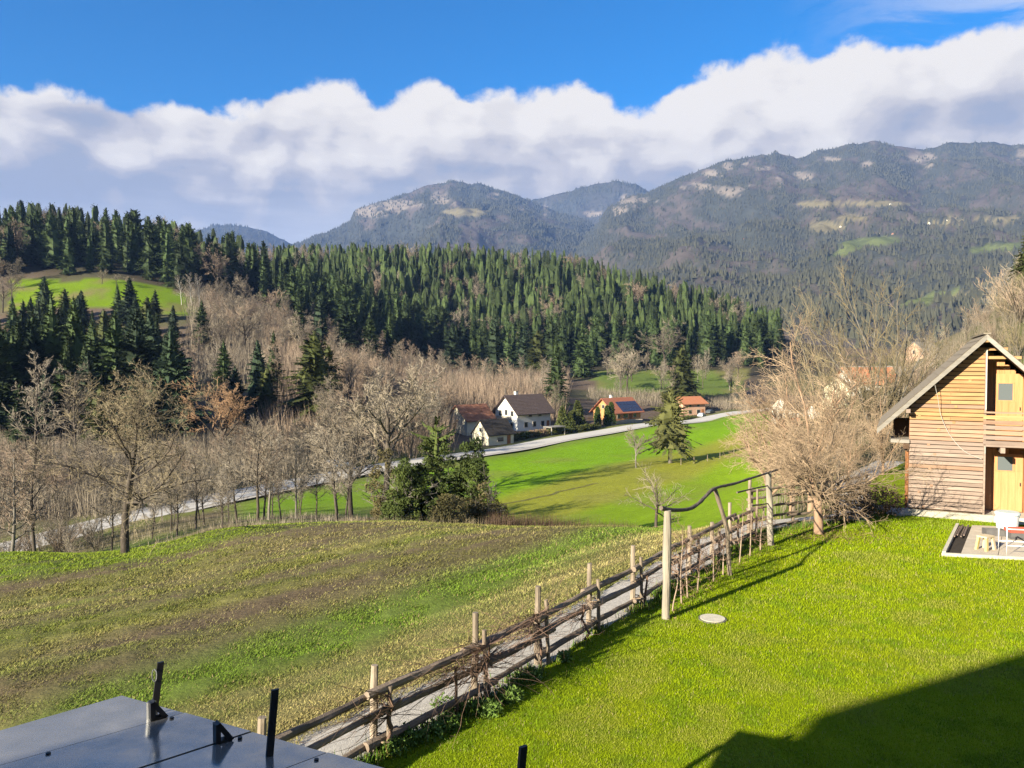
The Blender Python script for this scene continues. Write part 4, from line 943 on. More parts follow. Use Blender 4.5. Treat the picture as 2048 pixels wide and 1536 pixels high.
BL('ridge_cap', MB().box((HW, DEP/2-.1, PK+.01), (.22, DEP+.98, .05)), m_roofing)
BL('purlin', MB().box((HW, .0, PK-.22), (.14, 1.1, .14)), m_w_new)
BL('purlin', MB().box((-.05, -.05, 3.86), (.14, 1.0, .14)), m_w_old)
# loft opening under the eave
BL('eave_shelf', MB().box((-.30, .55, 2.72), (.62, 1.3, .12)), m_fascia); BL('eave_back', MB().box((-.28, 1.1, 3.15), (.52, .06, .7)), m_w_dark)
BL('eave_post', MB().box((-.07, .40, 1.4), (.10, .12, 2.5)), m_board_r); BL('eave_bracket', MB().box((-.10, .1, 2.55), (.2, .3, .22)), m_w_dark)
# rope hanging from the roof edge across the slats
def bloc(u, y, z): return BO+bu*u+bw*y+Vector((0, 0, z))
pts = [bloc(.78, -.56, zroof(.78)-.25), bloc(.88, -.35, 4.35), bloc(1.0, -.12, 3.7), bloc(1.3, -.07, 3.0), bloc(1.75, -.06, 2.45), bloc(2.28, -.06, 2.2)]
tag(MB().tube([Vector(p) for p in smooth_line([tuple(p) for p in pts], .1)], .009, 5).obj('rope', mat('white_rope', (.42, .40, .36), (.5, .48, .44), 20, .9)), 'thin white rope hanging in a curve across the slatted barn gable', 'rope')

# ------------------------------------------------------------------ paved patio in front of the barn
terr = tag(empty('patio', hit(1885, 1103)), 'low concrete patio slab with a raised kerb in front of the barn', 'patio')
qa, qb, qc, qd = hit(1912, 1049, .06), hit(2250, 1063, .06), hit(2250, 1140, .06), hit(1884, 1106, .06)
def slab(c, z0, z1): return MB().poly([Vector((p.x, p.y, z1)) for p in c]+[Vector((p.x, p.y, z0)) for p in c], (0, 3, 2, 1), (4, 5, 6, 7), (0, 1, 5, 4), (1, 2, 6, 5), (2, 3, 7, 6), (3, 0, 4, 7))
ea, ed = (qb-qa).normalized(), (qa-qd).normalized()
m_slab = mat('paving', (.42, .355, .27), (.56, .485, .385), 3, .95, 6, .006, 40, rnd=.10)
g0 = .50
for k in range(4):
    a = qa+ea*(g0+k*.98); b = qa+ea*(g0+k*.98+.965); c = qd+ea*(g0+k*.98+.965); d = qd+ea*(g0+k*.98)
    for j in range(2):
        l0, l1 = j*.5, j*.5+.494
        child_world(slab([a.lerp(d, l0), b.lerp(c, l0), b.lerp(c, l1), a.lerp(d, l1)], -.1, .06+.003*((k+j) % 2)).obj('paving_slab', m_slab), terr)
child_world(slab([qa, qa+ea*.10, qd+ea*.10, qd], -.1, .11).obj('kerb', m_conc), terr)
child_world(slab([qd+ea*.10+ed*-.0, qd+ea*4.5, qd+ea*4.5-ed*.12, qd-ed*.12], -.1, .08).obj('kerb', m_conc), terr)
child_world(slab([qa+ea*.1, qa+ea*.5, qd+ea*.5, qd+ea*.1], -.16, .004).obj('trench_floor', mat('dark_soil', (.025, .02, .015), (.05, .04, .03), 6, .95)), terr)
for k in range(4):
    o_ = qa.lerp(qd, .10)+ea*(.17+k*.08); e_ = qa.lerp(qd, .48)+ea*(.15+k*.08+R.uniform(-.03, .03))
    d_ = Vector((0, 0, .03+.05*(k % 2)))
    tag(gnarl(o_+d_, e_+d_, 3, .004, .026, .026, 4).obj('plank', m_w_old), ('grey plank lying in the patio trench against the kerb', 'second short plank in the patio trench, beside the kerb plank', 'third short plank in the patio trench, next to the slabs', 'plank nearest the paving slabs in the patio trench')[k], 'plank', 'planks in the patio trench')
# yellow stool
sp_ = hit(1971, 1099, .06); st = tag(empty('stool', sp_, .5), 'small yellow wooden stool with splayed legs on the patio', 'stool')
m_yel = mat('yellow_wood', (.55, .42, .15), (.68, .55, .24), 5, .7); m_ply = mat('pale_wood', (.55, .43, .26), (.66, .54, .36), 5, .7)
obj('seat', MB().box((0, 0, .40), (.40, .30, .045)).mesh('seat', m_ply), st)
for (x, y, mm_) in ((-.15, -.11, m_yel), (.15, -.11, m_ply), (-.15, .11, m_yel), (.15, .11, m_ply)):
    mb = MB(); f = 1.35; w = .05
    mb.poly([(x*f-w, y*f-w*.6, 0), (x*f+w, y*f-w*.6, 0), (x*f+w, y*f+w*.6, 0), (x*f-w, y*f+w*.6, 0), (x-w, y-w*.6, .378), (x+w, y-w*.6, .378), (x+w, y+w*.6, .378), (x-w, y+w*.6, .378)], (0, 1, 5, 4), (1, 2, 6, 5), (2, 3, 7, 6), (3, 0, 4, 7), (4, 5, 6, 7), (3, 2, 1, 0))
    obj('leg', mb.mesh('leg', mm_), st)
# white tub with lid, dark tray, red crate, white steel frame
tp_ = hit(2014, 1066, .06); tub = tag(empty('tub', tp_), 'white plastic tub with a pale lid behind the red crate', 'tub')
m_wp = mat('white_plastic', (.70, .72, .70), (.78, .79, .77), 3, .5); m_lid = mat('greenish_lid', (.48, .58, .55), (.58, .66, .63), 3, .5)
obj('body', MB().tube([(0, 0, 0), (0, 0, .25), (0, 0, .62)], [.28, .31, .34], 20).mesh('body', m_wp), tub)
obj('lid', MB().tube([(0, 0, .62), (0, 0, .67), (0, 0, .70)], [.37, .37, .33], 20).mesh('lid', m_lid), tub)
ty_ = hit(1988, 1070, .06); tray = tag(empty('tray', ty_, -.2), 'flat dark grey tray on the patio beside the white tub', 'tray')
m_dg = mat('dark_grey_plastic', (.09, .085, .085), (.14, .135, .13), 5, .7)
mb = MB().box((0, 0, .02), (.56, .36, .03))
for c, s_ in (((0, -.18, .10), (.58, .02, .19)), ((0, .18, .10), (.58, .02, .19)), ((-.28, 0, .10), (.02, .338, .19)), ((.28, 0, .10), (.02, .338, .19))): mb.box(c, s_)
obj('tray_shell', mb.mesh('tray_shell', m_dg), tray)
cr = hit(2040, 1077, .06); crate = tag(empty('crate', cr, -.15), 'red plastic crate on the patio beside the white frame', 'crate')
m_red = mat('red_plastic', (.50, .07, .05), (.60, .11, .07), 4, .5)
obj('base', MB().box((0, 0, .03), (.70, .42, .04)).mesh('base', m_dg), crate)
for c, s_ in (((0, -.21, .14), (.72, .02, .16)), ((0, .21, .14), (.72, .02, .16)), ((-.35, 0, .14), (.02, .398, .16)), ((.35, 0, .14), (.02, .398, .16))): obj('side_panel', MB().box(c, s_).mesh('side_panel', m_dg), crate)
mb = MB()
for c, s_ in (((0, -.22, .27), (.76, .04, .10)), ((0, .22, .27), (.76, .04, .10)), ((-.36, 0, .27), (.04, .398, .10)), ((.36, 0, .27), (.04, .398, .10))): mb.box(c, s_)
obj('rim', mb.mesh('rim', m_red), crate)
wf = tag(empty('bench_frame', hit(2013, 1112, .06)), 'white steel tube frame of a bench at the patio edge', 'frame')
f0 = hit(2013, 1112, .06); fu = (hit(2200, 1122, .06)-f0).normalized(); fv = Vector((-fu.y, fu.x, 0))
m_wm = mat('white_metal', (.72, .74, .72), (.8, .8, .79), 5, .45)
for s_ in (0, 1):
    o_ = f0+fu*1.5*s_
    child_world(MB().tube([o_, o_+Vector((0, 0, .80)), o_+Vector((0, 0, .86))+fv*.06, o_+fv*.55+Vector((0, 0, .86)), o_+fv*.62+Vector((0, 0, .8)), o_+fv*.62], .022, 8).obj('leg', m_wm), wf)
for d_, z_ in ((0, .30), (.62, .30), (0, .78)):
    child_world(MB().tube([f0+fv*d_+Vector((0, 0, z_)), f0+fv*d_+fu*1.5+Vector((0, 0, z_))], .016, 8).obj('rail', m_wm), wf)
# heap of broken boards and stones by the barn corner
R = random.Random(77)
for k in range(14):
    u_, y_ = R.uniform(-1.25, -.15), R.uniform(-.35, .7); p = bloc(u_, y_, 0)
    s_ = R.uniform(.14, .34)
    mb = MB(); ringn = 7
    for lv, (zz, f) in enumerate(((-.05, .9), (s_*.35, 1.0), (s_*.7, .62))):
        mb.v += [(math.cos(a)*s_*f*R.uniform(.8, 1.15), math.sin(a)*s_*f*R.uniform(.7, 1.1), zz) for a in np.linspace(0, 6.28, ringn, endpoint=False)]
    for lv in range(2):
        for a in range(ringn): mb.f.append([lv*ringn+a, lv*ringn+(a+1) % ringn, (lv+1)*ringn+(a+1) % ringn, (lv+1)*ringn+a])
    mb.f.append([2*ringn+a for a in range(ringn)])
    o = mb.obj('stone', mat('grey_stone', (.22, .21, .21), (.42, .41, .40), 5, .9) if k == 0 else bpy.data.materials['grey_stone']); o.location = p
    tag(o, 'rough grey stone in the heap at the barn corner', 'stone', 'stones heaped at the barn corner')
# ------------------------------------------------------------------ houses in the valley
m_white_wall = mat('white_render', (.62, .61, .57), (.74, .73, .69), 1.2, .9)
m_cream_wall = mat('cream_render', (.60, .55, .42), (.72, .67, .53), 1.2, .9)
m_orange_wall = mat('orange_timber_wall', (.42, .21, .08), (.54, .29, .12), 1.5, .85, stretch=(1, 1, 4))
m_pink_wall = mat('pink_render', (.50, .30, .20), (.58, .37, .26), 1.5, .9)
m_yel_wall = mat('pale_yellow_render', (.62, .60, .42), (.70, .69, .52), 1.2, .9)
m_tile_red = mat('red_tiles', (.30, .105, .06), (.42, .17, .10), 2.5, .85, stretch=(1, 1, 1)); m_tile_or = mat('orange_tiles', (.40, .155, .075), (.52, .225, .12), 2.5, .85)
m_tile_rust = mat('old_rust_tiles', (.20, .075, .045), (.42, .21, .13), .9, .9, 6); m_tile_brown = mat('brown_tiles', (.085, .06, .055), (.14, .105, .095), 2, .85); m_tile_grey = mat('grey_slates', (.20, .185, .165), (.30, .28, .25), 1, .9)
m_tile_blk = mat('dark_slates', (.035, .03, .028), (.075, .065, .058), 2, .9)
m_dark_glass = mat('dark_glass', (.02, .024, .03), (.04, .045, .05), 2, .15, spec=.6)
m_pv = mat('solar_cells', (.012, .018, .05), (.02, .03, .075), 3, .25, spec=.6)
m_frame = mat('window_frames', (.35, .30, .24), (.45, .40, .33), 3, .7)
def house_at(name, loc, rz, w, d, wh, rh, wall_m, roof_m, label, cat='house', over=.6, wins=(), chimney=None, solar=None, doors=(), half=None, course=7):
    """gabled house; local x along the ridge (0..d), y across (-w/2..w/2), gable wall at x=0"""
    e = tag(empty(name, loc, rz), label, cat)
    mb = MB(); h = w/2
    P = [(0, -h, -1), (d, -h, -1), (d, h, -1), (0, h, -1), (0, -h, wh), (d, -h, wh), (d, h, wh), (0, h, wh), (0, 0, wh+rh), (d, 0, wh+rh)]
    mb.poly(P, (0, 1, 5, 4), (1, 2, 6, 9, 5), (2, 3, 7, 6), (3, 0, 4, 8, 7)); obj('wall', mb.mesh('wall', wall_m), e)
    sl = rh/h; th = .18
    for sg in (-1, 1):
        ye = sg*(h+over); ze = wh-sl*over
        a = [(-over, 0, wh+rh+.14), (-over, ye, ze+.14), (d+over, ye, ze+.14), (d+over, 0, wh+rh+.14)]
        if sg > 0: a = a[::-1]
        r = obj('roof', MB().poly(a+[(x, y, z-th) for x, y, z in a], (0, 1, 2, 3), (7, 6, 5, 4), (0, 4, 5, 1), (1, 5, 6, 2), (2, 6, 7, 3), (3, 7, 4, 0)).mesh('roof', roof_m), e)
        rows = MB()
        for k in range(course*2):
            f = (k+.9)/(course*2); y = ye*f; z = wh+rh+.14+(ze-wh-rh)*f
            rows.box(((d)/2, y, z+.01), (d+2*over, .10, .07))
        obj('tile_courses', rows.mesh('tile_courses', roof_m), r)
        if sg == -1 and solar:
            x0, x1, f0_, f1_, nx, ny = solar
            for i in range(nx):
                for j in range(ny):
                    xa, xb = x0+(x1-x0)*i/nx+.05, x0+(x1-x0)*(i+1)/nx-.05; fa, fb = f0_+(f1_-f0_)*j/ny+.006, f0_+(f1_-f0_)*(j+1)/ny-.006
                    zz = lambda f: wh+rh+.14+(ze-wh-rh)*f+.12
                    c = [(xa, ye*fa, zz(fa)), (xa, ye*fb, zz(fb)), (xb, ye*fb, zz(fb)), (xb, ye*fa, zz(fa))]
                    obj('solar_panel', MB().poly(c+[(x, y, z-.04) for x, y, z in c], (0, 1, 2, 3), (7, 6, 5, 4), (0, 4, 5, 1), (1, 5, 6, 2), (2, 6, 7, 3), (3, 7, 4, 0)).mesh('solar_panel', m_pv), r)
        if chimney and sg == -1:
            cx, cy, chh = chimney; zc = wh+rh-abs(cy)*sl
            c = obj('chimney', MB().box((cx, cy, zc+chh/2), (.8, .8, chh+.8)).mesh('chimney', m_white_wall), r)
            obj('chimney_cap', MB().box((cx, cy, zc+chh+.48), (1.0, 1.0, .12)).mesh('chimney_cap', m_tile_grey), e)
    for side, a, z, ww, hh in wins:
        def place(c, s, dy=0): # gable 'g' at x=0, long side 's' at y=-h
            return MB().box((-.03-dy, a, z), (.10, s[0], s[1])) if side == 'g' else MB().box((a, -h-.03-dy, z), (s[0], .10, s[1]))
        f = obj('window', place(0, (ww+.24, hh+.24)).mesh('window', m_frame), e); obj('pane', place(0, (ww, hh), .02).mesh('pane', m_dark_glass), f)
    for side, a, ww, hh in doors:
        mb = MB().box((-.03, a, hh/2), (.12, ww, hh)) if side == 'g' else MB().box((a, -h-.03, hh/2), (ww, .12, hh))
        obj('door', mb.mesh('door', m_board_r), e)
    return e
def spot(px, py, D): p = at(px, py, D); return Vector((p.x, p.y, gz(p.x, p.y)))
RA = math.radians(42)
hs = spot(1003, 862, 196)
W1 = house_at('house', hs+Vector((1.2, 4.2, 0)), RA, 8.6, 12, 4.9, 4.0, m_white_wall, m_tile_brown, 'white three-storey gabled house with brown roof and white chimney', over=1.0,
         wins=[('g', -2.3, 4.3, .9, 1.2), ('g', 0, 4.5, .9, 1.3), ('g', 2.3, 4.3, .9, 1.2), ('g', -2.2, 1.4, .9, 1.2), ('g', 2.2, 1.4, .9, 1.2), ('s', 3, 1.4, 1.0, 1.2), ('s', 6, 1.4, 1.0, 1.2), ('s', 9, 1.4, 1.0, 1.2), ('s', 4.5, 4.0, 1.0, 1.1), ('s', 8, 4.0, 1.0, 1.1)], chimney=(4.5, 1.2, 1.6), doors=[('s', 11, 1.0, 2.1)])
obj('balcony', MB().box((-.35, .6, 2.95), (.7, 5.2, .12)).box((-.66, .6, 3.3), (.06, 5.2, .6)).mesh('balcony', m_frame), W1)
house_at('cottage', spot(961, 888, 172), RA, 5.6, 7.5, 2.5, 3.0, m_cream_wall, m_tile_blk, 'small pale gabled outbuilding with a dark roof beside the road', 'cottage', over=.35,
         wins=[('g', -.9, 1.3, .7, .9), ('g', .9, 1.3, .7, .9), ('g', 0, 3.4, .6, .7), ('s', 3.5, 1.2, 1.6, .8)], doors=[('s', 6, 1, 2)])
house_at('old_barn', spot(905, 868, 192)+Vector((1, 2, 0)), RA, 8.0, 9.0, 3.6, 3.4, m_cream_wall, m_tile_rust, 'old barn with patchy rusty red roof behind the pale outbuilding', 'barn', over=.6, wins=[('g', 0, 3.0, .8, .9)], doors=[('g', 1.5, 2.2, 2.4)])
O1 = house_at('house', spot(1206, 838, 225)+Vector((.5, 3.5, 0)), math.radians(38), 8.6, 11.5, 2.8, 3.6, m_orange_wall, m_tile_red, 'orange timber house with red roof and solar panels', over=.9, solar=(3.3, 12.0, .28, .94, 6, 3),
         wins=[('g', -1.8, 1.5, 1.0, 1.2), ('g', 1.8, 1.5, 1.0, 1.2), ('g', 0, 4.0, .9, .9), ('s', 2, 1.4, 1.0, 1.3), ('s', 5, 1.4, 1.6, 1.3), ('s', 9, 1.4, 1.0, 1.3)], chimney=(4.2, .9, 1.2), doors=[('s', 7.2, 1.1, 2.1)])
house_at('house', spot(1356, 829, 262)+Vector((0, 3, 0)), math.radians(25), 7.5, 9.5, 4.4, 1.9, m_pink_wall, m_tile_or, 'pink two-storey house with a low orange roof near the parked car', over=.9,
         wins=[('g', -1.5, 1.4, .9, 1.2), ('g', 1.5, 3.6, .9, 1.1), ('s', 3, 1.3, 1.0, 1.2), ('s', 6.5, 1.3, 1.2, 1.3), ('s', 3, 3.6, 1.0, 1.1), ('s', 6.5, 3.6, 1.0, 1.1)], doors=[('s', 8.3, 1, 2.1)])
# hamlet on the slope behind the bare trees
house_at('house', spot(1700, 782, 172)+Vector((0, 3, 0)), math.radians(4), 9, 10.5, 3.3, 3.2, m_white_wall, m_tile_or, 'white house with bright orange tiled roof behind the bare trees', over=.7,
         wins=[('s', 2, 1.5, 1.1, 1.2), ('s', 5, 1.5, 1.1, 1.2), ('s', 8, 1.5, 1.1, 1.2)], doors=[('s', 6.5, 1, 2.1)])
house_at('barn', spot(1705, 756, 192)+Vector((0, 4, 0)), math.radians(2), 11, 14.5, 3.2, 4.6, m_w_dark, m_tile_grey, 'large barn with long grey roof behind the orange roofed house', 'barn', over=.9, doors=[('s', 4, 3, 2.6)])
house_at('house', spot(1672, 812, 150), math.radians(64), 5.0, 7, 4.2, 2.0, m_yel_wall, m_tile_brown, 'narrow pale yellow house with brown roof among bare twigs', over=.5, wins=[('g', -1, 2.9, .8, 1.0), ('g', 1, 2.9, .8, 1.0)], doors=[('g', 0, 1, 2)])
house_at('house', spot(1568, 822, 175)+Vector((0, 2, 0)), math.radians(12), 8, 11.5, 3.6, 2.6, m_white_wall, m_tile_brown, 'white house half hidden behind the bushes near the road bend', over=.5, wins=[('g', 0, 2.0, 1, 1.1), ('s', 2.5, 1.6, 1, 1.1), ('s', 6, 1.6, 1, 1.1), ('s', 9, 1.6, 1, 1.1)])
house_at('shed', spot(1562, 826, 150), math.radians(10), 3.2, 3.6, 1.7, 1.4, m_orange_wall, m_tile_or, 'small shed with an orange roof in front of the white house', 'shed', over=.3)
house_at('shed', spot(1624, 818, 152), math.radians(14), 2.6, 3.0, 1.9, 1.0, m_white_wall, m_tile_red, 'little white shed with a red roof among bushes', 'shed', over=.3)
house_at('house', spot(1828, 725, 260), math.radians(30), 7, 9, 4.0, 2.6, m_pink_wall, m_tile_grey, 'distant pale pink house above the grey barn roof', over=.5, wins=[('g', 0, 3.2, 1, 1.2), ('s', 3, 2.4, 1, 1.1)])
# farmhouses on the mountain
def on_mtn(M, px, py):
    t = np.linspace(0, 1, 2000); x, y, z = M.surf(np.full(2000, float(px)), t)
    q = 768-((z-CAM_Z)/y+math.tan(PITCH))*FPX; i = int(np.argmax(q <= py)); return Vector((x[i], y[i], z[i]))
for k, (px, py, lab, rf) in enumerate(((1483, 482, 'lone white farmhouse at the left of the mountain slope', m_tile_red), (1753, 471, 'white farmhouse at the top of the green mountain pasture', m_tile_grey), (1780, 472, 'reddish farmhouse beside the green mountain pasture', m_tile_or), (1853, 450, 'small white farmhouse left of the upper pasture', m_tile_grey), (1888, 446, 'long white farm building on the upper right pasture', m_tile_grey), (1775, 412, 'highest white farmhouse on the mountain clearing', m_tile_grey), (1677, 457, 'small farmhouse at the end of the brown clearing', m_tile_grey))):
    p = on_mtn(M_R, px, py); s_ = p.y/1000
    o = house_at('farmhouse', p, math.radians((20, 60, 10, 40, 5, 30, 50, 15, 25)[k]), 6, 10 if k in (1, 4) else 7, 3.2, 2.6, m_pink_wall if k == 2 else m_cream_wall, rf, lab, 'farmhouse', course=2); o['group'] = 'farmhouses on the mountain'

# ------------------------------------------------------------------ cars
m_tyre = mat('tyre', (.015, .015, .015), (.025, .025, .025), 4, .9)
def car(loc, rz, paint, label):
    e = tag(empty('parked_car', loc, rz), label, 'car')
    prof = [(-2.1, .45), (-2.08, .85), (-1.75, .98), (-1.25, 1.40), (.2, 1.45), (.95, 1.0), (1.85, .86), (2.1, .68), (2.1, .4), (-2.1, .4)]
    n = len(prof); mb = MB()
    ys = lambda z: .84 if z < 1.05 else .66
    mb.v += [(x, -ys(z), z) for x, z in prof]+[(x, ys(z), z) for x, z in prof]
    mb.f.append(list(range(n))); mb.f.append(list(range(2*n-1, n-1, -1)))
    for i in range(n): mb.f.append([i, n+i, n+(i+1) % n, (i+1) % n])
    b = obj('body', mb.mesh('body', paint), e)
    for sg in (-1, 1):
        obj('side_window', MB().poly([(-1.5, sg*.80, 1.02), (.70, sg*.80, 1.05), (.15, sg*.70, 1.36), (-1.15, sg*.70, 1.33)], (0, 1, 2, 3)).mesh('side_window', m_dark_glass), e)
        for x in (-1.3, 1.3):
            w = obj('wheel', MB().tube([(x, sg*.66, .32), (x, sg*.88, .32)], .32, 14).mesh('wheel', m_tyre), e)
            obj('rim', MB().tube([(x, sg*.87, .32), (x, sg*.895, .32)], .19, 10).mesh('rim', m_galv), w)
        obj('headlight', MB().box((2.06, sg*.6, .68), (.12, .3, .14)).mesh('headlight', m_wp), e)
    obj('windscreen', MB().poly([(.28, -.6, 1.42), (.28, .6, 1.42), (.97, .74, 1.03), (.97, -.74, 1.03)], (0, 3, 2, 1)).mesh('windscreen', m_dark_glass), e)
    return e
m_silver, nt, bs = principled('silver_paint', Base_Color=(.45, .47, .5, 1), Roughness=.3, Metallic=.4)
m_wpaint, nt, bs = principled('white_paintwork', Base_Color=(.7, .72, .74, 1), Roughness=.3)
m_dkpaint, nt, bs = principled('dark_paintwork', Base_Color=(.06, .07, .08, 1), Roughness=.3)
car(spot(1408, 830, 253)+Vector((0, 3, 0)), math.radians(60), m_silver, 'silver car parked by the road beside the pink house')
car(spot(1425, 828, 262)+Vector((0, 3, 0)), math.radians(52), m_dkpaint, 'dark car parked just beyond the silver car')
pc = at(672, 938, 125); car(Vector((pc.x, pc.y, gz(pc.x, pc.y)+.22)), math.radians(50), m_wpaint, 'white car driving on the valley road past the bare trees')
# carport and picket fence
cp = tag(empty('carport', spot(1075, 858, 192), RA), 'flat roofed pale carport beside the white house', 'carport')
obj('roof', MB().box((3, -3, 1.9), (5, 3, .22)).mesh('roof', m_tile_grey), cp)
for x, y in ((.7, -4.3), (5.3, -4.3), (.7, -1.7), (5.3, -1.7)): obj('post', MB().box((x, y, .4), (.2, .2, 2.78)).mesh('post', m_frame), cp)
pk = tag(empty('picket_fence', spot(1224, 849, 213)), 'pale picket fence along the road before the orange house', 'fence')
a, b = spot(1224, 849, 213), spot(1284, 842, 226)
np_ = 34
for k in range(np_):
    p = a.lerp(b, k/(np_-1)); p.z = gz(p.x, p.y)
    child_world(MB().box((0, 0, .5), (.30, .05, 1.15), lambda q, p=p: q+p).obj('picket', m_frame), pk)
for z_ in (.35, .85): child_world(MB().tube([a+Vector((0, .06, z_)), b+Vector((0, .06, z_))], .05, 4).obj('rail', m_frame), pk)
# snow poles / utility post by the road bend
tag(MB().tube([(0, 0, -.3), (0, 0, 7)], .12, 6).obj('utility_pole', m_stake, loc=spot(1592, 840, 140)), 'wooden utility pole standing among the bare trees near the road', 'utility pole')
# garden evergreens: narrow columns and clipped bushes made of leaf sprays
def leafy(name, seed, fn, n, size, m):
    """leaf-sized faces scattered through a volume: fn(rng, n) gives points and outward normals"""
    rng = np.random.RandomState(seed); P, N = fn(rng, n)
    t = rng.normal(size=(n, 3)); t /= np.linalg.norm(t, axis=1)[:, None]; d = N*.7+t*.8; d /= np.linalg.norm(d, axis=1)[:, None]
    b = np.cross(d, rng.normal(size=(n, 3))); b /= np.linalg.norm(b, axis=1)[:, None]
    s = size*rng.uniform(.5, 1.4, (n, 1))
    V = np.stack([P-b*s*.35, P+b*s*.35, P+d*s], 1).reshape(-1, 3)
    return mesh_np(name, V, np.arange(3*n).reshape(-1, 3), m)
def column_fn(H, R, p=.5):
    def f(rng, n):
        z = rng.rand(n)**.8; a = rng.rand(n)*6.283; r = R*np.minimum(1, (z*6)**.6+.3)*(1-z)**p*np.sqrt(rng.uniform(.35, 1, n))*(1+.2*np.sin(a*3+z*9))
        return np.stack([r*np.cos(a), r*np.sin(a), z*H], 1), np.stack([np.cos(a)*.6, np.sin(a)*.6, np.full(n, .6)], 1)
    return f
def blob_fn(blobs):
    B = np.array(blobs, float)
    def f(rng, n):
        w = B[:, 3]**2; k = rng.choice(len(B), n, p=w/w.sum()); d = rng.normal(size=(n, 3)); d /= np.linalg.norm(d, axis=1)[:, None]
        r = B[k, 3]*rng.uniform(.25, 1, n)**.45*(1+.22*np.sin(d[:, 0]*7+k)*np.cos(d[:, 1]*6+2*k))
        return B[k, :3]+d*r[:, None]*np.array([1, 1, .8]), d
    return f
m_thuja = needle_mat('thuja', (.03, .055, .012), (.085, .12, .022), .2); m_hedge = needle_mat('hedge_leaves', (.04, .055, .015), (.11, .12, .03), .2); m_brownhedge = mat('dry_hedge', (.14, .095, .055), (.26, .18, .11), 2, .9, rnd=.2)
thuja_me = [leafy('thuja_crown', 5, column_fn(5.2, 1.0, .4), 2600, .35, m_thuja), leafy('thuja_crown', 6, column_fn(5.6, 1.9, .8), 3000, .45, m_hedge)]
stem_me = MB().tube([(0, 0, -.4), (0, 0, 3)], [.12, .06], 6).mesh('stem', m_bark)
for k, (px, py, D, v, s_, lab) in enumerate(((1195, 846, 212, 0, 1.0, 'narrow dark thuja column at the left of the orange house'), (1214, 845, 213, 0, 1.05, 'narrow thuja column in front of the orange gable'), (1222, 845, 214, 0, 1.2, 'taller thuja beside the gable of the orange house'), (1125, 857, 200, 1, 1.15, 'bushy dark evergreen right of the white house'), (1155, 853, 204, 1, 1.35, 'tall bright evergreen between the white and orange houses'), (1140, 858, 200, 1, .9, 'low rounded evergreen in the garden of the white house'))):
    put([('stem', stem_me), ('crown', thuja_me[v])], 'evergreen_shrub', spot(px, py, D), k, s_, lab, 'shrub')
hedge_me = leafy('hedge_leaves', 9, blob_fn([(x, .2*math.sin(x), .8, 1.0) for x in np.arange(-4.5, 5, 1.1)]), 2600, .3, m_hedge); hedge_br = leafy('hedge_leaves', 10, blob_fn([(x, .1, .8, 1.0) for x in np.arange(-3, 3.5, 1.0)]), 2200, .3, m_brownhedge)
for px, py, D, me, lab in ((1075, 876, 186, hedge_br, 'brown winter hedge in front of the white house'), (1175, 862, 203, hedge_me, 'dark green hedge along the road beside the evergreens'), (1120, 870, 194, hedge_me, 'green hedge between the road and the white house'), (1050, 881, 182, hedge_me, 'small green hedge beside the pale outbuilding'), (1375, 838, 244, hedge_me, 'yellowish hedge before the pink house')):
    o = tag(obj('hedge', me, None, spot(px, py, D), math.radians(52)), lab, 'hedge')

# fence rail across the valley meadow
for k, (px, py, D) in enumerate(((1362, 922, 130), (1388, 919, 131), (1415, 915, 132), (1440, 912, 133), (1468, 910, 134))):
    p = spot(px, py, D); tag(MB().tube([(0, 0, -.2), (0, 0, 1.1)], .06, 6).obj('meadow_stake', m_post, loc=p), 'thin pale stake standing in the green meadow near the lone spruce', 'stake', 'stakes in the valley meadow')
# ------------------------------------------------------------------ the single trees one can tell apart
# big old fruit tree at the field edge
def fit(px, py, D, top_py):
    p = at(px, py, D); z = gz(p.x, p.y); return Vector((p.x, p.y, z)), at(px, top_py, D).z-z
p, h = fit(250, 1105, 33, 735)
old = bare('old_fruit_tree', L_bigfruit, 3, h, .22, .0075, m_bark, m_twig_lichen, split=3, s_trunk=7)
put(old, 'fruit_tree', p, .6, 1, 'large spreading leafless fruit tree with thick trunk at the left edge of the field', 'tree')
# pollarded tree by the fence
L_poll = [dict(n=3, jit=.05, tip=.8), dict(k=11, t0=.78, ratio=1.5, shr=.0, ang=58, angj=24, n=6, jit=.17, up=.06, rr=.40, tip=.35), dict(k=11, t0=.15, ratio=.52, shr=.1, ang=50, angj=16, n=4, jit=.17, up=.08, rr=.5), dict(k=9, t0=.10, ratio=.55, shr=.2, ang=42, n=3, jit=.17, up=.06, rr=.6), dict(k=5, t0=.1, ratio=.5, shr=.3, ang=38, n=2, jit=.15, rr=.6)]
m_trunk_tan = mat('tan_bark', (.22, .135, .085), (.40, .27, .18), 7, .95, 6, .015, 25, stretch=(1, 1, .3))
p = hit(1637, 1068)
put(bare('pollard', L_poll, 21, 4.1, .15, .0045, m_trunk_tan, m_twig_tan, split=1, L0=1.35, s_trunk=9), 'pollarded_tree', p, .3, (1.12, 1.12, 1), 'small pollarded tree with dense tan shoots in front of the log fence', 'tree')
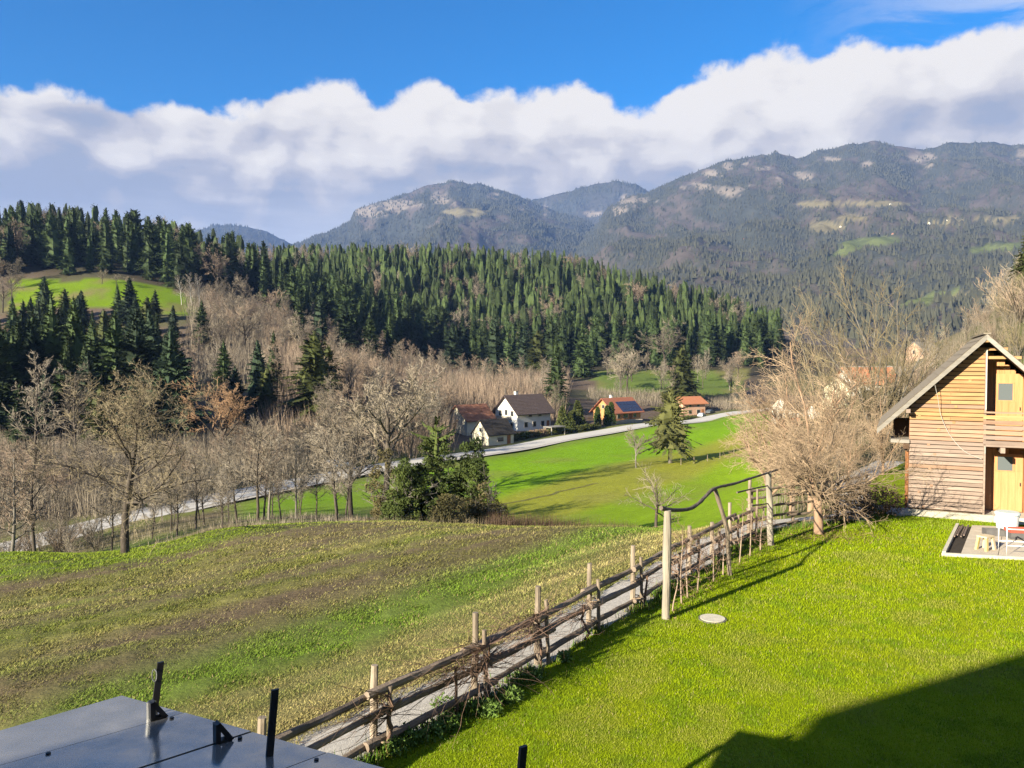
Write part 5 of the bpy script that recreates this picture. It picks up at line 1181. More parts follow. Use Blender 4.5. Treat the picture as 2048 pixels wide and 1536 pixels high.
# tall bushy trees behind the barn fence
L_fan = [dict(n=2, jit=.04, tip=.85), dict(k=13, t0=.25, ratio=3.6, shr=.10, ang=27, angj=11, n=7, jit=.065, up=.035, rr=.5, tip=.25), dict(k=11, t0=.15, ratio=.34, shr=.4, ang=34, n=4, jit=.10, up=.09, rr=.5), dict(k=8, t0=.12, ratio=.5, shr=.3, ang=30, n=3, jit=.12, up=.07, rr=.6), dict(k=4, t0=.15, ratio=.5, ang=28, n=2, jit=.1, rr=.6)]
fan = [bare('fan_tree', L_fan, 31+i, 10, .16, .0058, m_bark_grey, mm_, split=2, L0=2, s_trunk=6) for i, mm_ in enumerate((m_twig_olive, m_twig_tan, m_twig_red))]; fan.insert(2, fan[0])
L_dome = [dict(n=3, jit=.06, tip=.75), dict(k=9, t0=.45, ratio=1.9, shr=.10, ang=40, angj=16, n=6, jit=.15, up=.05, rr=.5, tip=.3), dict(k=11, t0=.15, ratio=.42, shr=.3, ang=46, n=4, jit=.17, up=.05, rr=.45, tip=.35), dict(k=9, t0=.12, ratio=.5, shr=.3, ang=42, n=3, jit=.18, up=.05, rr=.55), dict(k=6, t0=.12, ratio=.5, shr=.3, ang=40, n=2, jit=.16, rr=.6)]
dome = [bare('dome_tree', L_dome, 131+i, 7, .13, .0052, m_trunk_tan, mm_, split=2, L0=2, s_trunk=6) for i, mm_ in enumerate((m_twig_tan,))]; dome.append(dome[0])
for k, (px, D, top, v, sx_, lab) in enumerate(((1762, 52, 525, 0, .95, 'tallest olive leafless tree rising behind the barn fence'), (1680, 54, 590, 2, .8, 'broad leafless tree left of the tallest olive one'), (1625, 42, 640, 4, .95, 'rounded bare tree between the red roofs and the meadow'), (1585, 44, 715, 5, .85, 'bushy tan leafless tree at the edge of the green meadow'), (1700, 37, 820, 4, .9, 'dense tan thicket tree in front of the hidden houses'), (1545, 46, 735, 5, .95, 'low reddish bush spreading over the meadow edge'), (1770, 38, 770, 5, .75, 'reddish bare bush left of the barn roof'), (1825, 62, 690, 3, .7, 'olive bare tree right behind the barn roof'), (1655, 33, 880, 1, 1.2, 'low bush behind the pollarded tree'))):
    x = (px-1024)/FPX*D; z = gz(x, D); H = at(px, top, D).z-z
    H *= 1 if v < 4 else 10/7
    put(fan[v] if v < 4 else dome[v-4], 'bare_tree', (x, D, z), 1.3*k, (H/10*sx_, H/10*sx_, H/10), lab, 'tree')
# dark hedge at the fence end
m_leafbrown = mat('dark_brown_leaves', (.055, .035, .025), (.14, .09, .055), 3, .9, rnd=.2)
hb = blob_fn([(x, y, z, r) for x, y, z, r in ((-.9, .1, .5, .55), (-.3, 0, .65, .65), (.35, .1, .7, .7), (.9, .2, .75, .7), (1.35, .4, .6, .6), (.2, .5, .9, .5), (-1.4, 0, .35, .4))])
hp = hit(1735, 1042)
e = put([('stems', bare('hedge', L_shrub, 71, 1.6, .07, .009, m_bark, m_bark, L0=.2)[1][1]), ('dark_brown_leaves', leafy('dark_brown_leaves', 4, hb, 2600, .08, m_leafbrown))], 'bush', hp, .35, (1.0, 1.0, .95), 'dark withered bush on the rails between the pollarded tree and the barn', 'bush')
# small fruit trees below the field and in the meadow
sm_fruit = bare('small_fruit', [dict(n=3, jit=.06, tip=.7), dict(k=9, t0=.6, ratio=1.5, shr=0, ang=62, angj=14, n=5, jit=.16, up=.05, rr=.45, tip=.3), dict(k=8, t0=.2, ratio=.42, shr=.3, ang=48, n=3, jit=.18, up=.06, rr=.5), dict(k=6, t0=.1, ratio=.5, ang=42, n=2, jit=.16, rr=.6)], 8, 3, .075, .0065, m_bark, m_twig, split=2, L0=1.2)
p, h = fit(1312, 1051, 37, 935); put(sm_fruit, 'fruit_tree', p, 0, (h/3*.95, h/3*.95, h/3), 'small leafless fruit tree at the far edge of the field behind the arbour', 'tree')
p, h = fit(1272, 936, 130, 850); put(bare('meadow_fruit', L_round, 9, 7, .13, .014, m_bark_grey, m_twig, L0=3.5), 'fruit_tree', p, 0, h/7, 'small pale leafless tree standing in the green meadow left of the spruce', 'tree')
# lone spruce in the meadow
p, h = fit(1340, 926, 134, 778)
put(conifer_mesh('meadow_spruce', needle_mat('olive_needles', (.055, .062, .018), (.135, .135, .042), .1), 61, h, h*.38, 44, 12, 18, base=.24, gam=.62, irr=.40, open_=.12, droop=.55, wid=.24, trunk_r=.30, mt=m_bark_grey), 'spruce', p, 0, 1, 'lone spruce with visible trunk in the middle of the green meadow', 'tree')
# evergreen bushes at the field edge
m_ever = needle_mat('evergreen_leaves', (.028, .047, .012), (.11, .14, .031), .15)
m_ever_d = needle_mat('dry_evergreen', (.075, .07, .025), (.19, .155, .07), .15)
def evergreen(seed, blobs, n, m, size): return leafy('foliage', seed, blob_fn(blobs), n, size, m)
L_open = [dict(n=3, jit=.1, tip=.7), dict(k=7, t0=.2, ratio=.9, shr=.2, ang=38, angj=16, n=5, jit=.14, up=.05, rr=.6, tip=.35), dict(k=7, t0=.2, ratio=.45, ang=42, n=3, jit=.16, rr=.5), dict(k=4, t0=.2, ratio=.5, ang=40, n=2, jit=.16, rr=.6)]
def cloudy(seed, W, Hh, n, r0, r1, gap=0.0):
    R_ = random.Random(seed); out = []
    while len(out) < n:
        x, y, z = R_.uniform(-1, 1), R_.uniform(-1, 1), R_.uniform(.05, 1)
        if x*x+y*y > (1.05-.75*z**1.6)**2: continue
        out.append((x*W, y*W*.7, z*Hh, R_.uniform(r0, r1)))
    return out
for k, (px, by, D, top, W, n, m_, lab) in enumerate(((872, 1066, 50, 838, 1.9, 46, m_ever, 'tall dark evergreen in the middle of the clump below the field'), (820, 1068, 49, 915, 1.7, 40, m_ever, 'left dark evergreen of the clump below the field'), (945, 1068, 50, 868, 1.6, 40, m_ever, 'right evergreen of the clump next to the green meadow'), (965, 1072, 48, 965, 1.5, 26, m_ever_d, 'dry yellowish evergreen shrub at the right foot of the clump'), (770, 1062, 52, 895, 1.3, 20, m_ever_d, 'loose olive shrub at the left of the evergreen clump'), (900, 1070, 46, 990, 1.7, 26, m_ever_d, 'low dry shrub in front of the evergreen clump'))):
    p = at(px, by, D); z = gz(p.x, p.y); h = at(px, top, D).z-z
    bl = cloudy(40+k, W*1.2, h*.95, n*3, .14, .45)
    if k == 0:
        put(conifer_mesh('evergreen', m_ever, 140+k, h, (2.3, 2.0, 2.1)[k], 30, 11, 20, gam=.45, irr=.65, open_=.30, droop=.35, wid=.20, core=.10, trunk_r=.09, mt=m_bark_grey, base=.04)+[('foliage', evergreen(60+k, cloudy(40+k, W*1.15, h*.86, n*3, .14, .45), 22000, m_, .12))], 'evergreen_tree', (p.x, p.y, z), k, 1, lab, 'tree'); continue
    put([('crown', bare('ev', L_open, 80+k, h, .16, .012, m_bark_grey, m_bark_grey, L0=h*.55)[1][1]), ('foliage', evergreen(60+k, bl, 24000 if k < 3 else 8000, m_, .12))], 'evergreen_bush', (p.x, p.y, z), k, 1, lab, 'bush')

# hand-placed conifers left of the valley
PLC_EXTRA = []
_r = np.random.RandomState(31)
for k in range(26):
    PLC_EXTRA.append((_r.uniform(-50, 370), 0, _r.uniform(142, 205), 0, (0, 1, 3, 4, 0, 1)[k % 6]))
PLC = [(16, 250, 400, 600, 0), (105, 868, 150, 585, 3), (60, 868, 152, 640, 1), (150, 866, 148, 592, 3), (185, 868, 158, 640, 0), (232, 862, 146, 620, 0), (20, 872, 146, 690, 1), (275, 862, 145, 618, 1), (300, 870, 150, 690, 0), (344, 866, 140, 655, 1), (365, 862, 150, 705, 4), (200, 880, 132, 770, 2), (90, 880, 136, 740, 1), (40, 885, 130, 760, 0), (265, 880, 134, 760, 1), (0, 880, 140, 640, 0), (-30, 880, 140, 600, 1), (130, 880, 140, 690, 0), (175, 872, 140, 700, 1), (320, 880, 138, 740, 0), (405, 705, 250, 598, 0), (348, 690, 262, 610, 4), (448, 780, 190, 678, 0), (470, 870, 150, 730, 4), (515, 800, 175, 680, 4), (548, 775, 185, 660, 3), (535, 840, 165, 735, 2), (628, 838, 160, 662, 2), (655, 800, 172, 690, 2), (990, 748, 300, 632, 4), (905, 742, 330, 645, 1), (945, 742, 335, 640, 3), (1112, 800, 235, 668, 3), (1365, 790, 285, 690, 2), (600, 738, 262, 596, 0), (640, 745, 265, 590, 4), (690, 745, 268, 600, 1), (740, 748, 270, 620, 0), (780, 740, 285, 615, 3), (715, 746, 275, 640, 1), (1075, 745, 340, 660, 2), (1165, 742, 345, 640, 0), (1050, 742, 350, 650, 1)]
for k, (px, by, D, top, v) in enumerate(PLC[1:]+PLC_EXTRA):
    x = (px-1024)/FPX*D; z = gz(x, D); H = at(px, top, D).z-z if top else _r.uniform(17, 24)
    lab = {20: 'lone dark spruce at the lower corner of the hillside clearing', 19: 'dark spruce left of the lone one below the clearing', 21: 'small dark pointed spruce among the brown thicket', 26: 'broad yellow green spruce in the brown thicket', 31: 'tall narrow spruce behind the evergreen garden shrubs', 32: 'yellowish spruce above the orange roofed pink house'}.get(k)
    lab = lab or ('dark spruce in the wood below the hillside clearing' if px < 380 else ('spruce standing in the brown thicket of the valley' if px < 700 and by > 770 else 'dark spruce at the foot of the wooded middle hill'))
    g_ = 'spruces of the lower left wood' if px < 380 else ('spruces in the thicket' if by > 770 else 'spruces at the foot of the middle hill')
    put(spr_near[v], 'spruce', (x, D, z), 1.1*k, (H/20*(1.2 if H > 16 and px < 380 else (1.5 if v == 2 else 1.15)),)*2+(H/20,), lab, 'tree', g_)

# ------------------------------------------------------------------ forests
rng = np.random.RandomState(5)
def scatter(n, px0, px1, D0, D1, mind, pts=None, ok=None, tries=40000):
    """points on the terrain, at least mind apart, evenly over the area"""
    pts = [] if pts is None else pts; out = []; cell = {}
    key = lambda x, y: (int(x//mind), int(y//mind))
    for q in pts: cell.setdefault(key(*q), []).append(q)
    for _ in range(tries):
        if len(out) >= n: break
        D = math.sqrt(rng.uniform(D0*D0, D1*D1)); px = rng.uniform(px0, px1); x = (px-1024)/FPX*D
        if ok is not None and not ok(px, D): continue
        kx, ky = key(x, D)
        if any((x-a)**2+(D-b)**2 < mind*mind for i in (-1, 0, 1) for j in (-1, 0, 1) for a, b in cell.get((kx+i, ky+j), ())): continue
        cell.setdefault((kx, ky), []).append((x, D)); out.append((x, D))
    return out
line = lambda pts: (lambda v: float(np.interp(v, [a for a, b in pts], [b for a, b in pts])))
hill_near = line([(560, 330), (700, 330), (850, 385), (1100, 382), (1200, 385), (1480, 386), (1560, 400)])
left_near = line([(-60, 352), (230, 356), (330, 356), (400, 335), (480, 350), (560, 400)])
def hill_ok(px, D): return D > hill_near(px)
P1 = scatter(1450, 560, 1560, 330, 700, 5.6, ok=hill_ok)
P2 = scatter(260, -60, 560, 340, 545, 7.5, ok=lambda px, D: D > left_near(px) and not (D < 385 and 400 < px < 560))
P2b = scatter(14, 330, 560, 225, 300, 8, ok=lambda px, D: False)
allc = [(x, y, 'm') for x, y in P1]+[(x, y, 'l') for x, y in P2]
def crest_first(q): return q[1]
zz = height([q[0] for q in allc], [q[1] for q in allc])
order = sorted(range(len(allc)), key=lambda i: allc[i][1])
keep = order[:255]
cnt = 0
for i in keep:
    x, y, w = allc[i]; v = rng.randint(5); H = rng.uniform(15, 27)*(1.0 if w == 'm' else 1.12)
    s_ = H/20; o = tag(empty('spruce') if False else obj('spruce', spr_one[v], None, (x, y, zz[i]-.3), rng.rand()*6.28, (s_*rng.uniform(.75, 1.3),)*2+(s_,)), None, 'tree')
    if w == 'm': tag(o, 'dark green spruce in the dense forest covering the middle hill', group='spruces of the middle hill forest')
    else: tag(o, 'tall dark spruce in the forest behind the hillside clearing', group='spruces behind the hillside clearing')
# the rest of that forest as one mass
lowV, lowT = zip(*[conifer(90+i, 20, (3.8, 4.3, 3.5)[i], 18, 7, 3, wid=.62, core=.6, rings=7, cs=6, gam=(.6, .5, .72)[i], irr=.4) for i in range(3)]+[conifer(95+i, 20, 4.9, 15, 7, 3, wid=.6, core=.62, rings=7, cs=6, gam=.34, irr=.55, base=.12) for i in range(2)])
def mass(name, pts, zs, hs, Vs, Ts, m, rs=None):
    VV, TT, CC_, o = [], [], [], 0
    for (x, y), z, h in zip(pts, zs, hs):
        i = rng.randint(len(Vs)); a = rng.rand()*6.28; c, s_ = math.cos(a), math.sin(a); f = h/20
        v = Vs[i]*[f, f, f]; v = np.column_stack([v[:, 0]*c-v[:, 1]*s_+x, v[:, 0]*s_+v[:, 1]*c+y, v[:, 2]+z]); v[:, :2] = (v[:, :2]-[x, y])*rng.uniform(.8, 1.2)+[x, y]; CC_.append(np.broadcast_to(np.array((1.05, 1.0, .9))*rng.uniform(.45, 1.5), v.shape)); VV.append(v); TT.append(Ts[i]+o); o += len(v)
    return tag(obj(name, mesh_np(name, np.concatenate(VV), np.concatenate(TT), m, np.concatenate(CC_))), kind='stuff')
m_massspruce = mat('forest_needles', (.017, .034, .012), (.056, .080, .024), .35, .8, 5, spec=.2, space='World', vcol=True)
rest = order[255:]
mass('forest', [allc[i][:2] for i in rest], [zz[i] for i in rest], rng.uniform(12, 25, len(rest)), lowV, lowT, m_massspruce)
# leafless trees, each placed: woods along the road, thicket, hillside, forest edge
def bare_lot(kinds, pts, h0, h1, label, group, name='bare_tree', wide=1.0):
    zs = height([p[0] for p in pts], [p[1] for p in pts])
    for (x, y), z in zip(pts, zs):
        me = kinds[rng.randint(len(kinds))]; H = rng.uniform(h0, h1); ref = 5 if me in far_shrub else 10; s_ = H/ref
        put(me, name, (x, y, z-.1), rng.rand()*6.28, (s_*wide*rng.uniform(.9, 1.2),)*2+(s_,), label, 'tree', group)
road_y = lambda px, D: D-np.interp((px-1024)/FPX*D, ROAD[:, 0], ROAD[:, 1])
beyond_road = lambda px, D: road_y(px, D) > 7 and not (890 < px < 1120 and D < 218) and not (1120 < px < 1460 and D < 275)
Pa = scatter(52, -60, 680, 92, 132, 4.2, ok=lambda px, D: beyond_road(px, D) and (px > 440 or D < 112)); bare_lot(far_up+far_round, Pa, 5, 8.5, 'brown leafless tree in the thicket beyond the valley road', 'bare trees beyond the road')
Pb = scatter(46, 640, 910, 130, 200, 5.0, ok=beyond_road); bare_lot(far_round+far_up, Pb, 9, 14, 'grey brown leafless tree in the valley wood behind the old barn', 'bare trees of the valley wood')
Pc = scatter(60, 560, 1120, 205, 330, 7, ok=beyond_road); bare_lot(far_up, Pc, 9, 14, 'reddish bare tree in the dense thicket below the middle hill', 'bare trees of the red thicket')
Pd = scatter(34, 410, 660, 235, 345, 7, ok=lambda px, D: True); bare_lot(far_round+far_up[:2], Pd, 11, 17, 'tall bare tree on the hillside right of the clearing', 'bare trees right of the clearing')
Pe = scatter(60, 560, 1500, 395, 660, 11); bare_lot(far_round, Pe, 17, 24, 'rounded brown leafless tree among the spruces of the middle hill', 'bare trees in the hill forest')
Pf = scatter(16, -40, 560, 365, 530, 14, ok=lambda px, D: D > left_near(px)+8); bare_lot(far_round, Pf, 19, 25, 'brown bare treetop above the dark forest on the left ridge', 'bare trees in the ridge forest')
Pg = scatter(20, 1190, 1490, 280, 375, 9); bare_lot(far_round+far_up, Pg, 9, 15, 'pale leafless tree on the dull meadow behind the pink house', 'bare trees on the far meadow')
Pk = scatter(20, -60, 190, 58, 76, 1.9, ok=lambda px, D: road_y(px, D) < -4.5); bare_lot(far_shrub, Pk, 2, 3.6, 'dense bare shrub between the field edge and the left end of the road', 'bare shrubs before the road', 'bare_shrub')
Pl = scatter(34, -60, 335, 215, 285, 6.5)
for (x, y), z in zip(Pl, height([q[0] for q in Pl], [q[1] for q in Pl])):
    H = rng.uniform(12, 18); put(spr_near[rng.randint(5)], 'spruce', (x, y, z-.3), rng.rand()*6, (H/20*1.25, H/20*1.25, H/20), 'dark spruce along the lower edge of the hillside clearing', 'tree', 'spruces below the clearing')
for k, (px, D, H) in enumerate(((8, 300, 15), (26, 318, 14), (-10, 330, 17), (38, 345, 12))):
    x = (px-1024)/FPX*D; put(far_round[k % 3], 'bare_tree', (x, D, gz(x, D)), k, H/10, 'rounded brown bare tree at the left rim of the clearing', 'tree', 'bare trees left of the clearing')
Ph = scatter(14, 120, 560, 150, 230, 8); bare_lot(far_round+far_up, Ph, 11, 15, 'brown leafless tree between the dark spruces at the left', 'bare trees between the spruces')
Pi = scatter(16, 1560, 2080, 66, 150, 6, ok=lambda px, D: not (1550 < px < 1840 and D > 95)); bare_lot(far_shrub+far_up[:1], Pi, 4, 8, 'bare bush on the rising slope behind the timber barn', 'bushes on the slope behind the barn', 'bush')
bank = [ (1990, 66, 5), (2035, 60, 5.5), (2075, 70, 6), (2010, 84, 7), (2055, 92, 8), (1965, 100, 6)]
for k, (px, D, H) in enumerate(bank):
    x = (px-1024)/FPX*D; put(fan[(3, 2, 3, 2, 2, 3)[k]], 'bare_tree', (x, D, gz(x, D)), k, H/13, 'bare tree on the steep bank above the barn roof', 'tree', 'bare trees on the bank above the barn')
for k, (px, D, H) in enumerate(((2060, 110, 12), (2100, 95, 12), (2035, 150, 13))):
    x = (px-1024)/FPX*D; put(spr_near[2], 'spruce', (x, D, gz(x, D)), k, H/20, 'dark spruce at the right rim above the barn', 'tree', 'spruces above the barn')
# saplings along the road seen over the field edge
sap = [bare('sapling', L_upright, 400+i, 6, .085, .012, m_bark, (m_twig, m_twig_grey)[i % 2]) for i in range(2)]
Pj = scatter(28, -40, 720, 58, 84, 2.6, ok=lambda px, D: road_y(px, D) < -5)
zs = height([p[0] for p in Pj], [p[1] for p in Pj])
for (x, y), z in zip(Pj, zs):
    H = rng.uniform(4.5, 8); put(sap[rng.randint(2)], 'sapling', (x, y, z-.1), rng.rand()*6, (H/6*1.1, H/6*1.1, H/6), 'thin dark stemmed sapling between the field edge and the valley road', 'tree', 'saplings along the valley road')
for k, (px, by, D, top, lab) in enumerate(((512, 1050, 62, 832, 'tallest dark stemmed bare tree between the field and the road'), (535, 1050, 64, 850, 'bare tree just right of the tallest one by the road'), (470, 1052, 63, 880, 'slender bare tree left of the tallest one by the road'), (590, 1045, 66, 870, 'twin stemmed bare tree by the road in front of the thicket'), (60, 1125, 58, 850, 'bare tree at the left rim in front of the road'), (15, 1130, 56, 880, 'leftmost bare tree standing in front of the road'), (700, 1040, 75, 820, 'pale spreading tree overhanging the road left of the evergreens'), (770, 1000, 100, 720, 'tall pale leafless tree behind the evergreen clump'))):
    x = (px-1024)/FPX*D; z = gz(x, D); H = at(px, top, D).z-z
    src = far_up[k % 4] if k < 6 else far_round[1]; put(src, 'bare_tree', (x, D, z), k*1.7, (H/10*1.25, H/10*1.25, H/10), lab, 'tree')
for k, (px, by, D, top, v, lab) in enumerate(((62, 860, 118, 705, 0, 'pale conical leafless tree before the dark spruces at the left'), (150, 860, 116, 725, 2, 'second pale conical bare tree before the dark spruces'), (430, 860, 120, 752, 1, 'orange brown rounded bare tree below the small spruce'), (385, 610, 320, 545, 0, 'white stemmed birch at the end of the clearing'), (365, 612, 318, 550, 1, 'birch with pale stem at the left of the birch clump'), (400, 612, 322, 548, 0, 'birch with pale stem at the right of the birch clump'), (207, 572, 338, 538, 3, 'round bare orchard tree on the upper clearing'), (235, 575, 336, 546, 3, 'second bare orchard tree on the upper clearing'), (260, 578, 336, 552, 3, 'small bare orchard tree at the forest edge of the clearing'), (1330, 735, 372, 645, 1, 'pale brown rounded tree at the foot of the hill above the pink house'), (1255, 790, 300, 700, 3, 'pale leafless tree on the meadow behind the orange house'))):
    x = (px-1024)/FPX*D; z = gz(x, D); H = at(px, top, D).z-z
    tr = {0: far_up[2], 1: far_round[0], 2: far_up[0], 3: far_round[1]}[v]
    if k in (3, 4, 5): tr = [('trunk', far_up[2][0][1].copy()), far_up[2][1]]; tr[0][1].materials[0] = m_birch
    if k == 2: tr = [far_round[2][0], ('crown', far_round[2][1][1].copy())]; tr[1][1].materials[0] = m_twig_orange
    put(tr, 'bare_tree', (x, D, z), k, (H/10*1.2, H/10*1.2, H/10), lab, 'tree')
# undergrowth that nobody could count: shoots and brush as one mass
def shoots(name, pts, zs, h0, h1, per, width, m, spread=1.2):
    n = len(pts)*per; P = np.repeat(np.column_stack([pts, zs]), per, 0); a = rng.rand(n)*6.283; r = rng.rand(n)**.6*spread
    base = P+np.column_stack([np.cos(a)*r, np.sin(a)*r, np.zeros(n)-.1]); h = rng.uniform(h0, h1, n)
    lean = np.column_stack([np.cos(a)*r*.35+rng.normal(0, .25, n), np.sin(a)*r*.35+rng.normal(0, .25, n), np.zeros(n)])*(h/3)[:, None]
    tip = base+np.column_stack([np.zeros(n), np.zeros(n), h])+lean; b = rng.rand(n)*6.283; w = np.column_stack([np.cos(b), np.sin(b), np.zeros(n)])*width*rng.uniform(.6, 1.3, (n, 1))
    mid = base*.5+tip*.5; side = tip+np.column_stack([rng.normal(0, .35, n), rng.normal(0, .35, n), -h*.25])
    V = np.stack([base-w, base+w, tip, mid-w*.6, mid+w*.6, side], 1).reshape(-1, 3)
    return tag(obj(name, mesh_np(name, V, np.arange(6*n).reshape(-1, 3), m)), kind='stuff')
U1 = scatter(1300, -80, 700, 88, 150, 1.5, ok=beyond_road); shoots('undergrowth', U1, height([p[0] for p in U1], [p[1] for p in U1]), 1.5, 4.5, 34, .035, m_twig, 1.5)
U2 = scatter(1500, 540, 1130, 140, 345, 2.6, ok=beyond_road); shoots('undergrowth', U2, height([p[0] for p in U2], [p[1] for p in U2]), 2.5, 7.5, 36, .06, m_twig_red, 2.4)
U3 = scatter(500, 380, 660, 200, 350, 3.2); shoots('undergrowth', U3, height([p[0] for p in U3], [p[1] for p in U3]), 2, 6, 30, .06, m_twig, 2.4)
U4 = scatter(230, -80, 760, 46, 82, 1.3, ok=lambda px, D: road_y(px, D) < -4.5); shoots('undergrowth', U4, height([p[0] for p in U4], [p[1] for p in U4]) , .2, .9, 22, .013, m_twig, .9)
U5 = scatter(360, 1540, 2080, 38, 150, 1.6, ok=lambda px, D: not (1550 < px < 1840 and D > 100)); shoots('undergrowth', U5, height([p[0] for p in U5], [p[1] for p in U5]), .8, 2.6, 30, .02, m_twig, 1.2)
U6 = scatter(200, 690, 1010, 42, 52, .9); shoots('undergrowth', U6, height([p[0] for p in U6], [p[1] for p in U6]), .3, .9, 30, .014, m_twig_olive, .7)
U7 = scatter(150, 985, 1270, 40.5, 46, .5); shoots('undergrowth', U7, height([p[0] for p in U7], [p[1] for p in U7]), .5, 1.3, 34, .014, m_leafbrown, .5)  # shade of the bank put into this strip as darker brush
U8 = scatter(260, 1180, 1500, 272, 300, 2.2); shoots('undergrowth', U8, height([p[0] for p in U8], [p[1] for p in U8]), 1, 3.5, 26, .05, m_twig, 1.6)
# trees on the mountains: one mass per mountain
def far_trees(M, n, seed, h0, h1, pxr):
    r_ = np.random.RandomState(seed); t = r_.rand(n)**.75; px = r_.uniform(pxr[0], pxr[1], n)
    x, y, z = M.surf(px, t); py = 768-((z-CAM_Z)/y+math.tan(PITCH))*FPX
    ok = np.ones(n, bool)
    for (cx, cy, rx, ry, shr, kd) in MEADOWS: ok &= ell(px, py, cx, cy, rx, ry, shr) > 1.1
    for (cx, cy, rx, ry) in ROCKS: ok &= (ell(px, py, cx, cy, rx, ry) > 1.0) | (r_.rand(n) < .25)
    nn = fbm(x*.004+M.seed, y*.002, 5, .6)*.6+fbm(px*.05, py*.08+M.seed, 4, .6)*.4; ok &= (nn < .54) | (r_.rand(n) < .25)
    x, y, z = x[ok], y[ok], z[ok]; n = len(x); h = r_.uniform(h0, h1, n); w = h*.33; a = r_.rand(n)*6.28
    P = np.column_stack([x, y, z]); ring = []
    for k in range(4): ring.append(P+np.column_stack([np.cos(a+k*1.571)*w, np.sin(a+k*1.571)*w, -.1*h]))
    V = np.stack(ring+[P+np.column_stack([0*h, 0*h, h])], 1).reshape(-1, 3); o = (np.arange(n)*5)[:, None]
    T = np.concatenate([o+np.array([[k, (k+1) % 4, 4]]) for k in range(4)])
    return tag(obj('mountain_forest', mesh_np('mountain_forest', V, T, m_farspruce)), kind='stuff')
m_farspruce = mat('far_spruces', (.034, .037, .026), (.076, .075, .046), .03, .9, 3, space='World')
far_trees(M_R, 30000, 1, 8, 15, (1080, 2200)); far_trees(M_C, 20000, 2, 9, 18, (560, 1350)); far_trees(M_B, 8000, 3, 14, 22, (1000, 1380)); far_trees(M_L, 4000, 4, 14, 22, (380, 660))
# ------------------------------------------------------------------ grass: blades on the lawn, stubble and weeds on the field
rg = np.random.RandomState(11)
def frustum_pts(n, D0, D1, px0=-40, px1=2090, power=1.0):
    """points thinning out with distance so that the picture stays evenly covered"""
    u = rg.rand(n); D = (D0**-power+u*(D1**-power-D0**-power))**(-1/power)
    px = rg.uniform(px0, px1, n); return (px-1024)/FPX*D, D
def blades(x, y, z, h, w, lean, col, flat=0.0):
    n = len(x); a = rg.rand(n)*6.283; b = a+1.571+rg.normal(0, .4, n)
    P = np.column_stack([x, y, z]); W = np.column_stack([np.cos(a), np.sin(a), np.zeros(n)])*w[:, None]
    L = np.column_stack([np.cos(b)*lean, np.sin(b)*lean, h])
    V = np.stack([P-W, P+W, P+L], 1).reshape(-1, 3)
    return V, np.arange(3*n).reshape(-1, 3), np.repeat(col, 3, 0)
m_blade = mat('grass_blades', (.85, .85, .85), (1.15, 1.15, 1.15), 8, .75, 2, space='World', vcol=True, spec=.06)
x, y = frustum_pts(470000, 9.3, 31, 700, 2090, .6)
s = signed(x, y); k = (s < -.05); 
bloc_u = (x-BO.x)*bu.x+(y-BO.y)*bu.y; bloc_v = (x-BO.x)*bw.x+(y-BO.y)*bw.y
k &= ~((bloc_u > -.1) & (bloc_v > -.05))
tu = (x-qd.x)*ea.x+(y-qd.y)*ea.y; en = Vector((-ea.y, ea.x, 0)); tv = (x-qd.x)*en.x+(y-qd.y)*en.y; tl = (qa-qd).dot(en); ts = (qa-qd).dot(ea)
k &= ~((tv > -.12) & (tv < tl+.05) & (tu > ts*np.clip(tv/tl, 0, 1)-.02))
k &= np.hypot(x-mc_.x, y-mc_.y) > .30
x, y, s = x[k], y[k], s[k]
n = len(x); pn = fbm(x*.55, y*.55, 4); pf = fbm(x*2.6+9, y*2.6, 3)
c = np.zeros((n, 3)); c[:] = (.235, .31, .003)
c = lerpc(c, (.25, .29, .008), sstep(.42, .66, pn)*.7); c = lerpc(c, (.080, .175, .012), sstep(.52, .70, pf)*.5); c = lerpc(c, (.27, .25, .06), sstep(.56, .70, fbm(x*.9+30, y*.9, 4))*.5)
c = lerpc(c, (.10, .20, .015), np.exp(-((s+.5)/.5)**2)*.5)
fade = sstep(24, 27, y)*sstep(9, 13, x); c = lerpc(c, (.19, .30, .008), fade*.6)
dryk = rg.rand(n) < .05; c[dryk] = (.36, .30, .14)
c *= rg.uniform(.85, 1.15, (n, 1))
sc_ = np.clip(y/14, .8, 1.7)
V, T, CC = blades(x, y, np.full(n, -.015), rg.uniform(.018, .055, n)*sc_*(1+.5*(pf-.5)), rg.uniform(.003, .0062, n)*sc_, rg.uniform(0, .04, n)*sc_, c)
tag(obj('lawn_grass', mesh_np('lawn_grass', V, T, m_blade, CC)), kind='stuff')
# field
x, y = frustum_pts(620000, 7.2, 41, -40, 1560, .6)
s = signed(x, y); k = (s > 1.15+.5*(fbm(x*1.2, y*1.2, 2)-.5)) & (y < 40.5); x, y, s = x[k], y[k], s[k]
soil, dry, green = band(x, y, s)
clump = fbm(x*3.2, y*3.2, 3); k = rg.rand(len(x)) < np.clip(1.15-soil*.95, .06, 1)*sstep(.22, .5, clump+.25*green+.15*dry)
x, y, s, soil, dry, green = (a[k] for a in (x, y, s, soil, dry, green)); n = len(x); z = height(x, y)
c = np.zeros((n, 3)); c[:] = (.175, .180, .042)
c = lerpc(c, (.42, .355, .14), dry*.85); c = lerpc(c, (.13, .235, .018), green*.8); c = lerpc(c, (.24, .185, .10), soil*.6)
straw = rg.rand(n) < .03+.22*dry; c[straw] = (.33, .26, .12); dk = rg.rand(n) < .2; c[dk] *= .6
c = c*(1+.9*(fbm((x*.75+y*.66)*.05+4, (x*.66-y*.75)*2.4, 3)-.5))[:, None]
far = sstep(25.5, 29, y-.02*x)*sstep(16, 22, s); c = lerpc(c, (.21, .27, .02), far*.6)
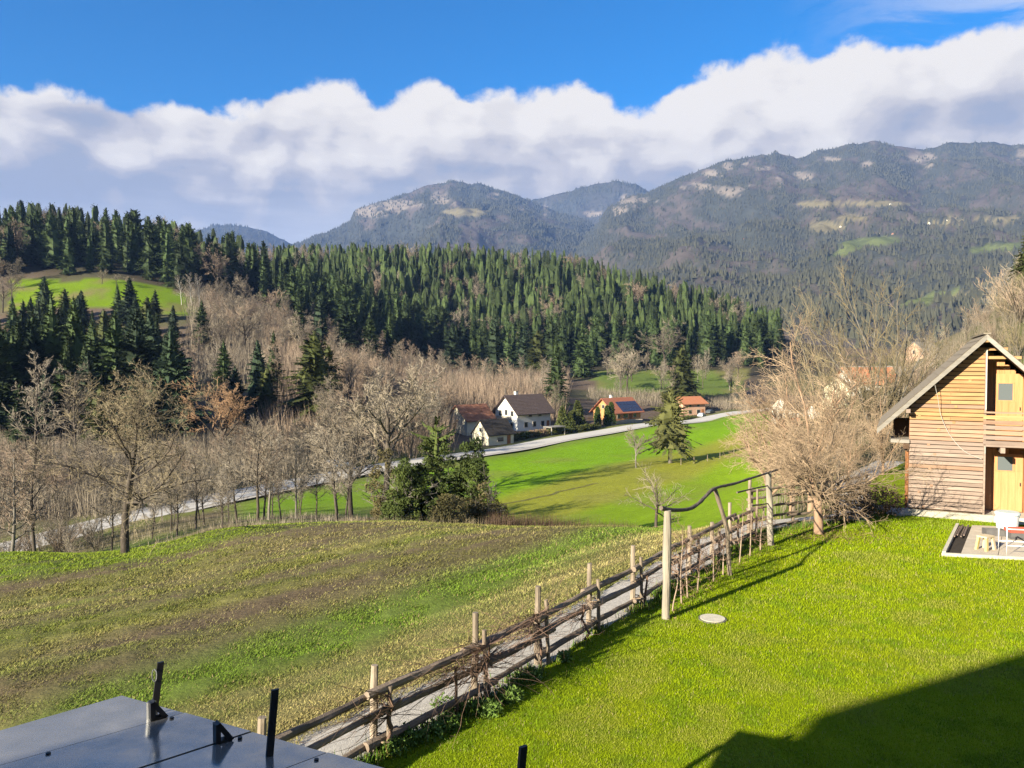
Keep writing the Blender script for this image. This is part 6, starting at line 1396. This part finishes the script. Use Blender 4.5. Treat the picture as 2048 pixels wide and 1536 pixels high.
c *= rg.uniform(.8, 1.2, (n, 1)); sc_ = np.clip(y/13, .8, 2.2)
V, T, CC = blades(x, y, z-.01, rg.uniform(.012, .042, n)*sc_, rg.uniform(.005, .010, n)*sc_, rg.uniform(.02, .06, n)*sc_, c)
tag(obj('field_grass', mesh_np('field_grass', V, T, m_blade, CC)), kind='stuff')
# longer tufts and weeds at the foot of the fence
n = 26000; i = rg.randint(0, len(LINE)-1, n); f = rg.rand(n)[:, None]; P = LINE[i]*(1-f)+LINE[i+1]*f+nr[i]*(rg.normal(-.10, .13, n)[:, None]); k = (P[:, 1] > 8) & (P[:, 1] < 30); P = P[k]; n = len(P)
dens = fbm(P[:, 0]*1.3, P[:, 1]*1.3, 3); k = rg.rand(n) < sstep(.32, .6, dens)*1.2; P = P[k]; n = len(P)
c = np.zeros((n, 3)); c[:] = (.09, .17, .02); c = lerpc(c, (.25, .22, .07), (rg.rand(n) < .25)*1.0); c *= rg.uniform(.6, 1.3, (n, 1))
V, T, CC = blades(P[:, 0], P[:, 1], np.full(n, -.02), rg.uniform(.06, .22, n), rg.uniform(.005, .014, n), rg.uniform(.0, .10, n), c)
tag(obj('fence_weeds', mesh_np('fence_weeds', V, T, m_blade, CC)), kind='stuff')
# broad leaved ground cover between the fence posts
def cover_fn(cs):
    return blob_fn(cs)
cs = []
R = random.Random(6)
for px, py, w in ((845, 1470, .30), (880, 1450, .28), (910, 1420, .25), (815, 1490, .2), (1020, 1395, .2), (975, 1420, .22), (1050, 1360, .16), (1120, 1320, .14), (790, 1500, .2)):
    p = hit(px, py)
    for _ in range(4): cs.append((p.x+R.uniform(-w, w), p.y+R.uniform(-w, w)*.7, .06, R.uniform(.10, .2)))
m_cover = mat('strawberry_leaves', (.06, .12, .02), (.17, .26, .05), 6, .6, space='World')
tag(obj('ground_cover', leafy('ground_cover', 8, blob_fn(cs), 5200, .055, m_cover)), kind='stuff')
# fallen leaves under the pollarded tree and arbour
n = 1500; cx, cy = hit(1637, 1068).x, hit(1637, 1068).y
lx = np.concatenate([cx+rg.normal(.3, 1.0, n), rg.uniform(3.4, 8.2, 700)]); ly = np.concatenate([cy+rg.normal(-.3, .55, n), np.zeros(700)]); ly[n:] = 16.9+(lx[n:]-3.39)*1.48+rg.normal(.1, .3, 700)
k = signed(lx, ly) < -.1; lx, ly = lx[k], ly[k]; n = len(lx)
c = np.array((.24, .15, .08))*rg.uniform(.5, 1.5, (n, 1))
V, T, CC = blades(lx, ly, rg.uniform(.01, .04, n), rg.uniform(0, .02, n), rg.uniform(.012, .028, n), rg.uniform(.03, .06, n), c)
tag(obj('fallen_leaves', mesh_np('fallen_leaves', V, T, m_blade, CC)), kind='stuff')
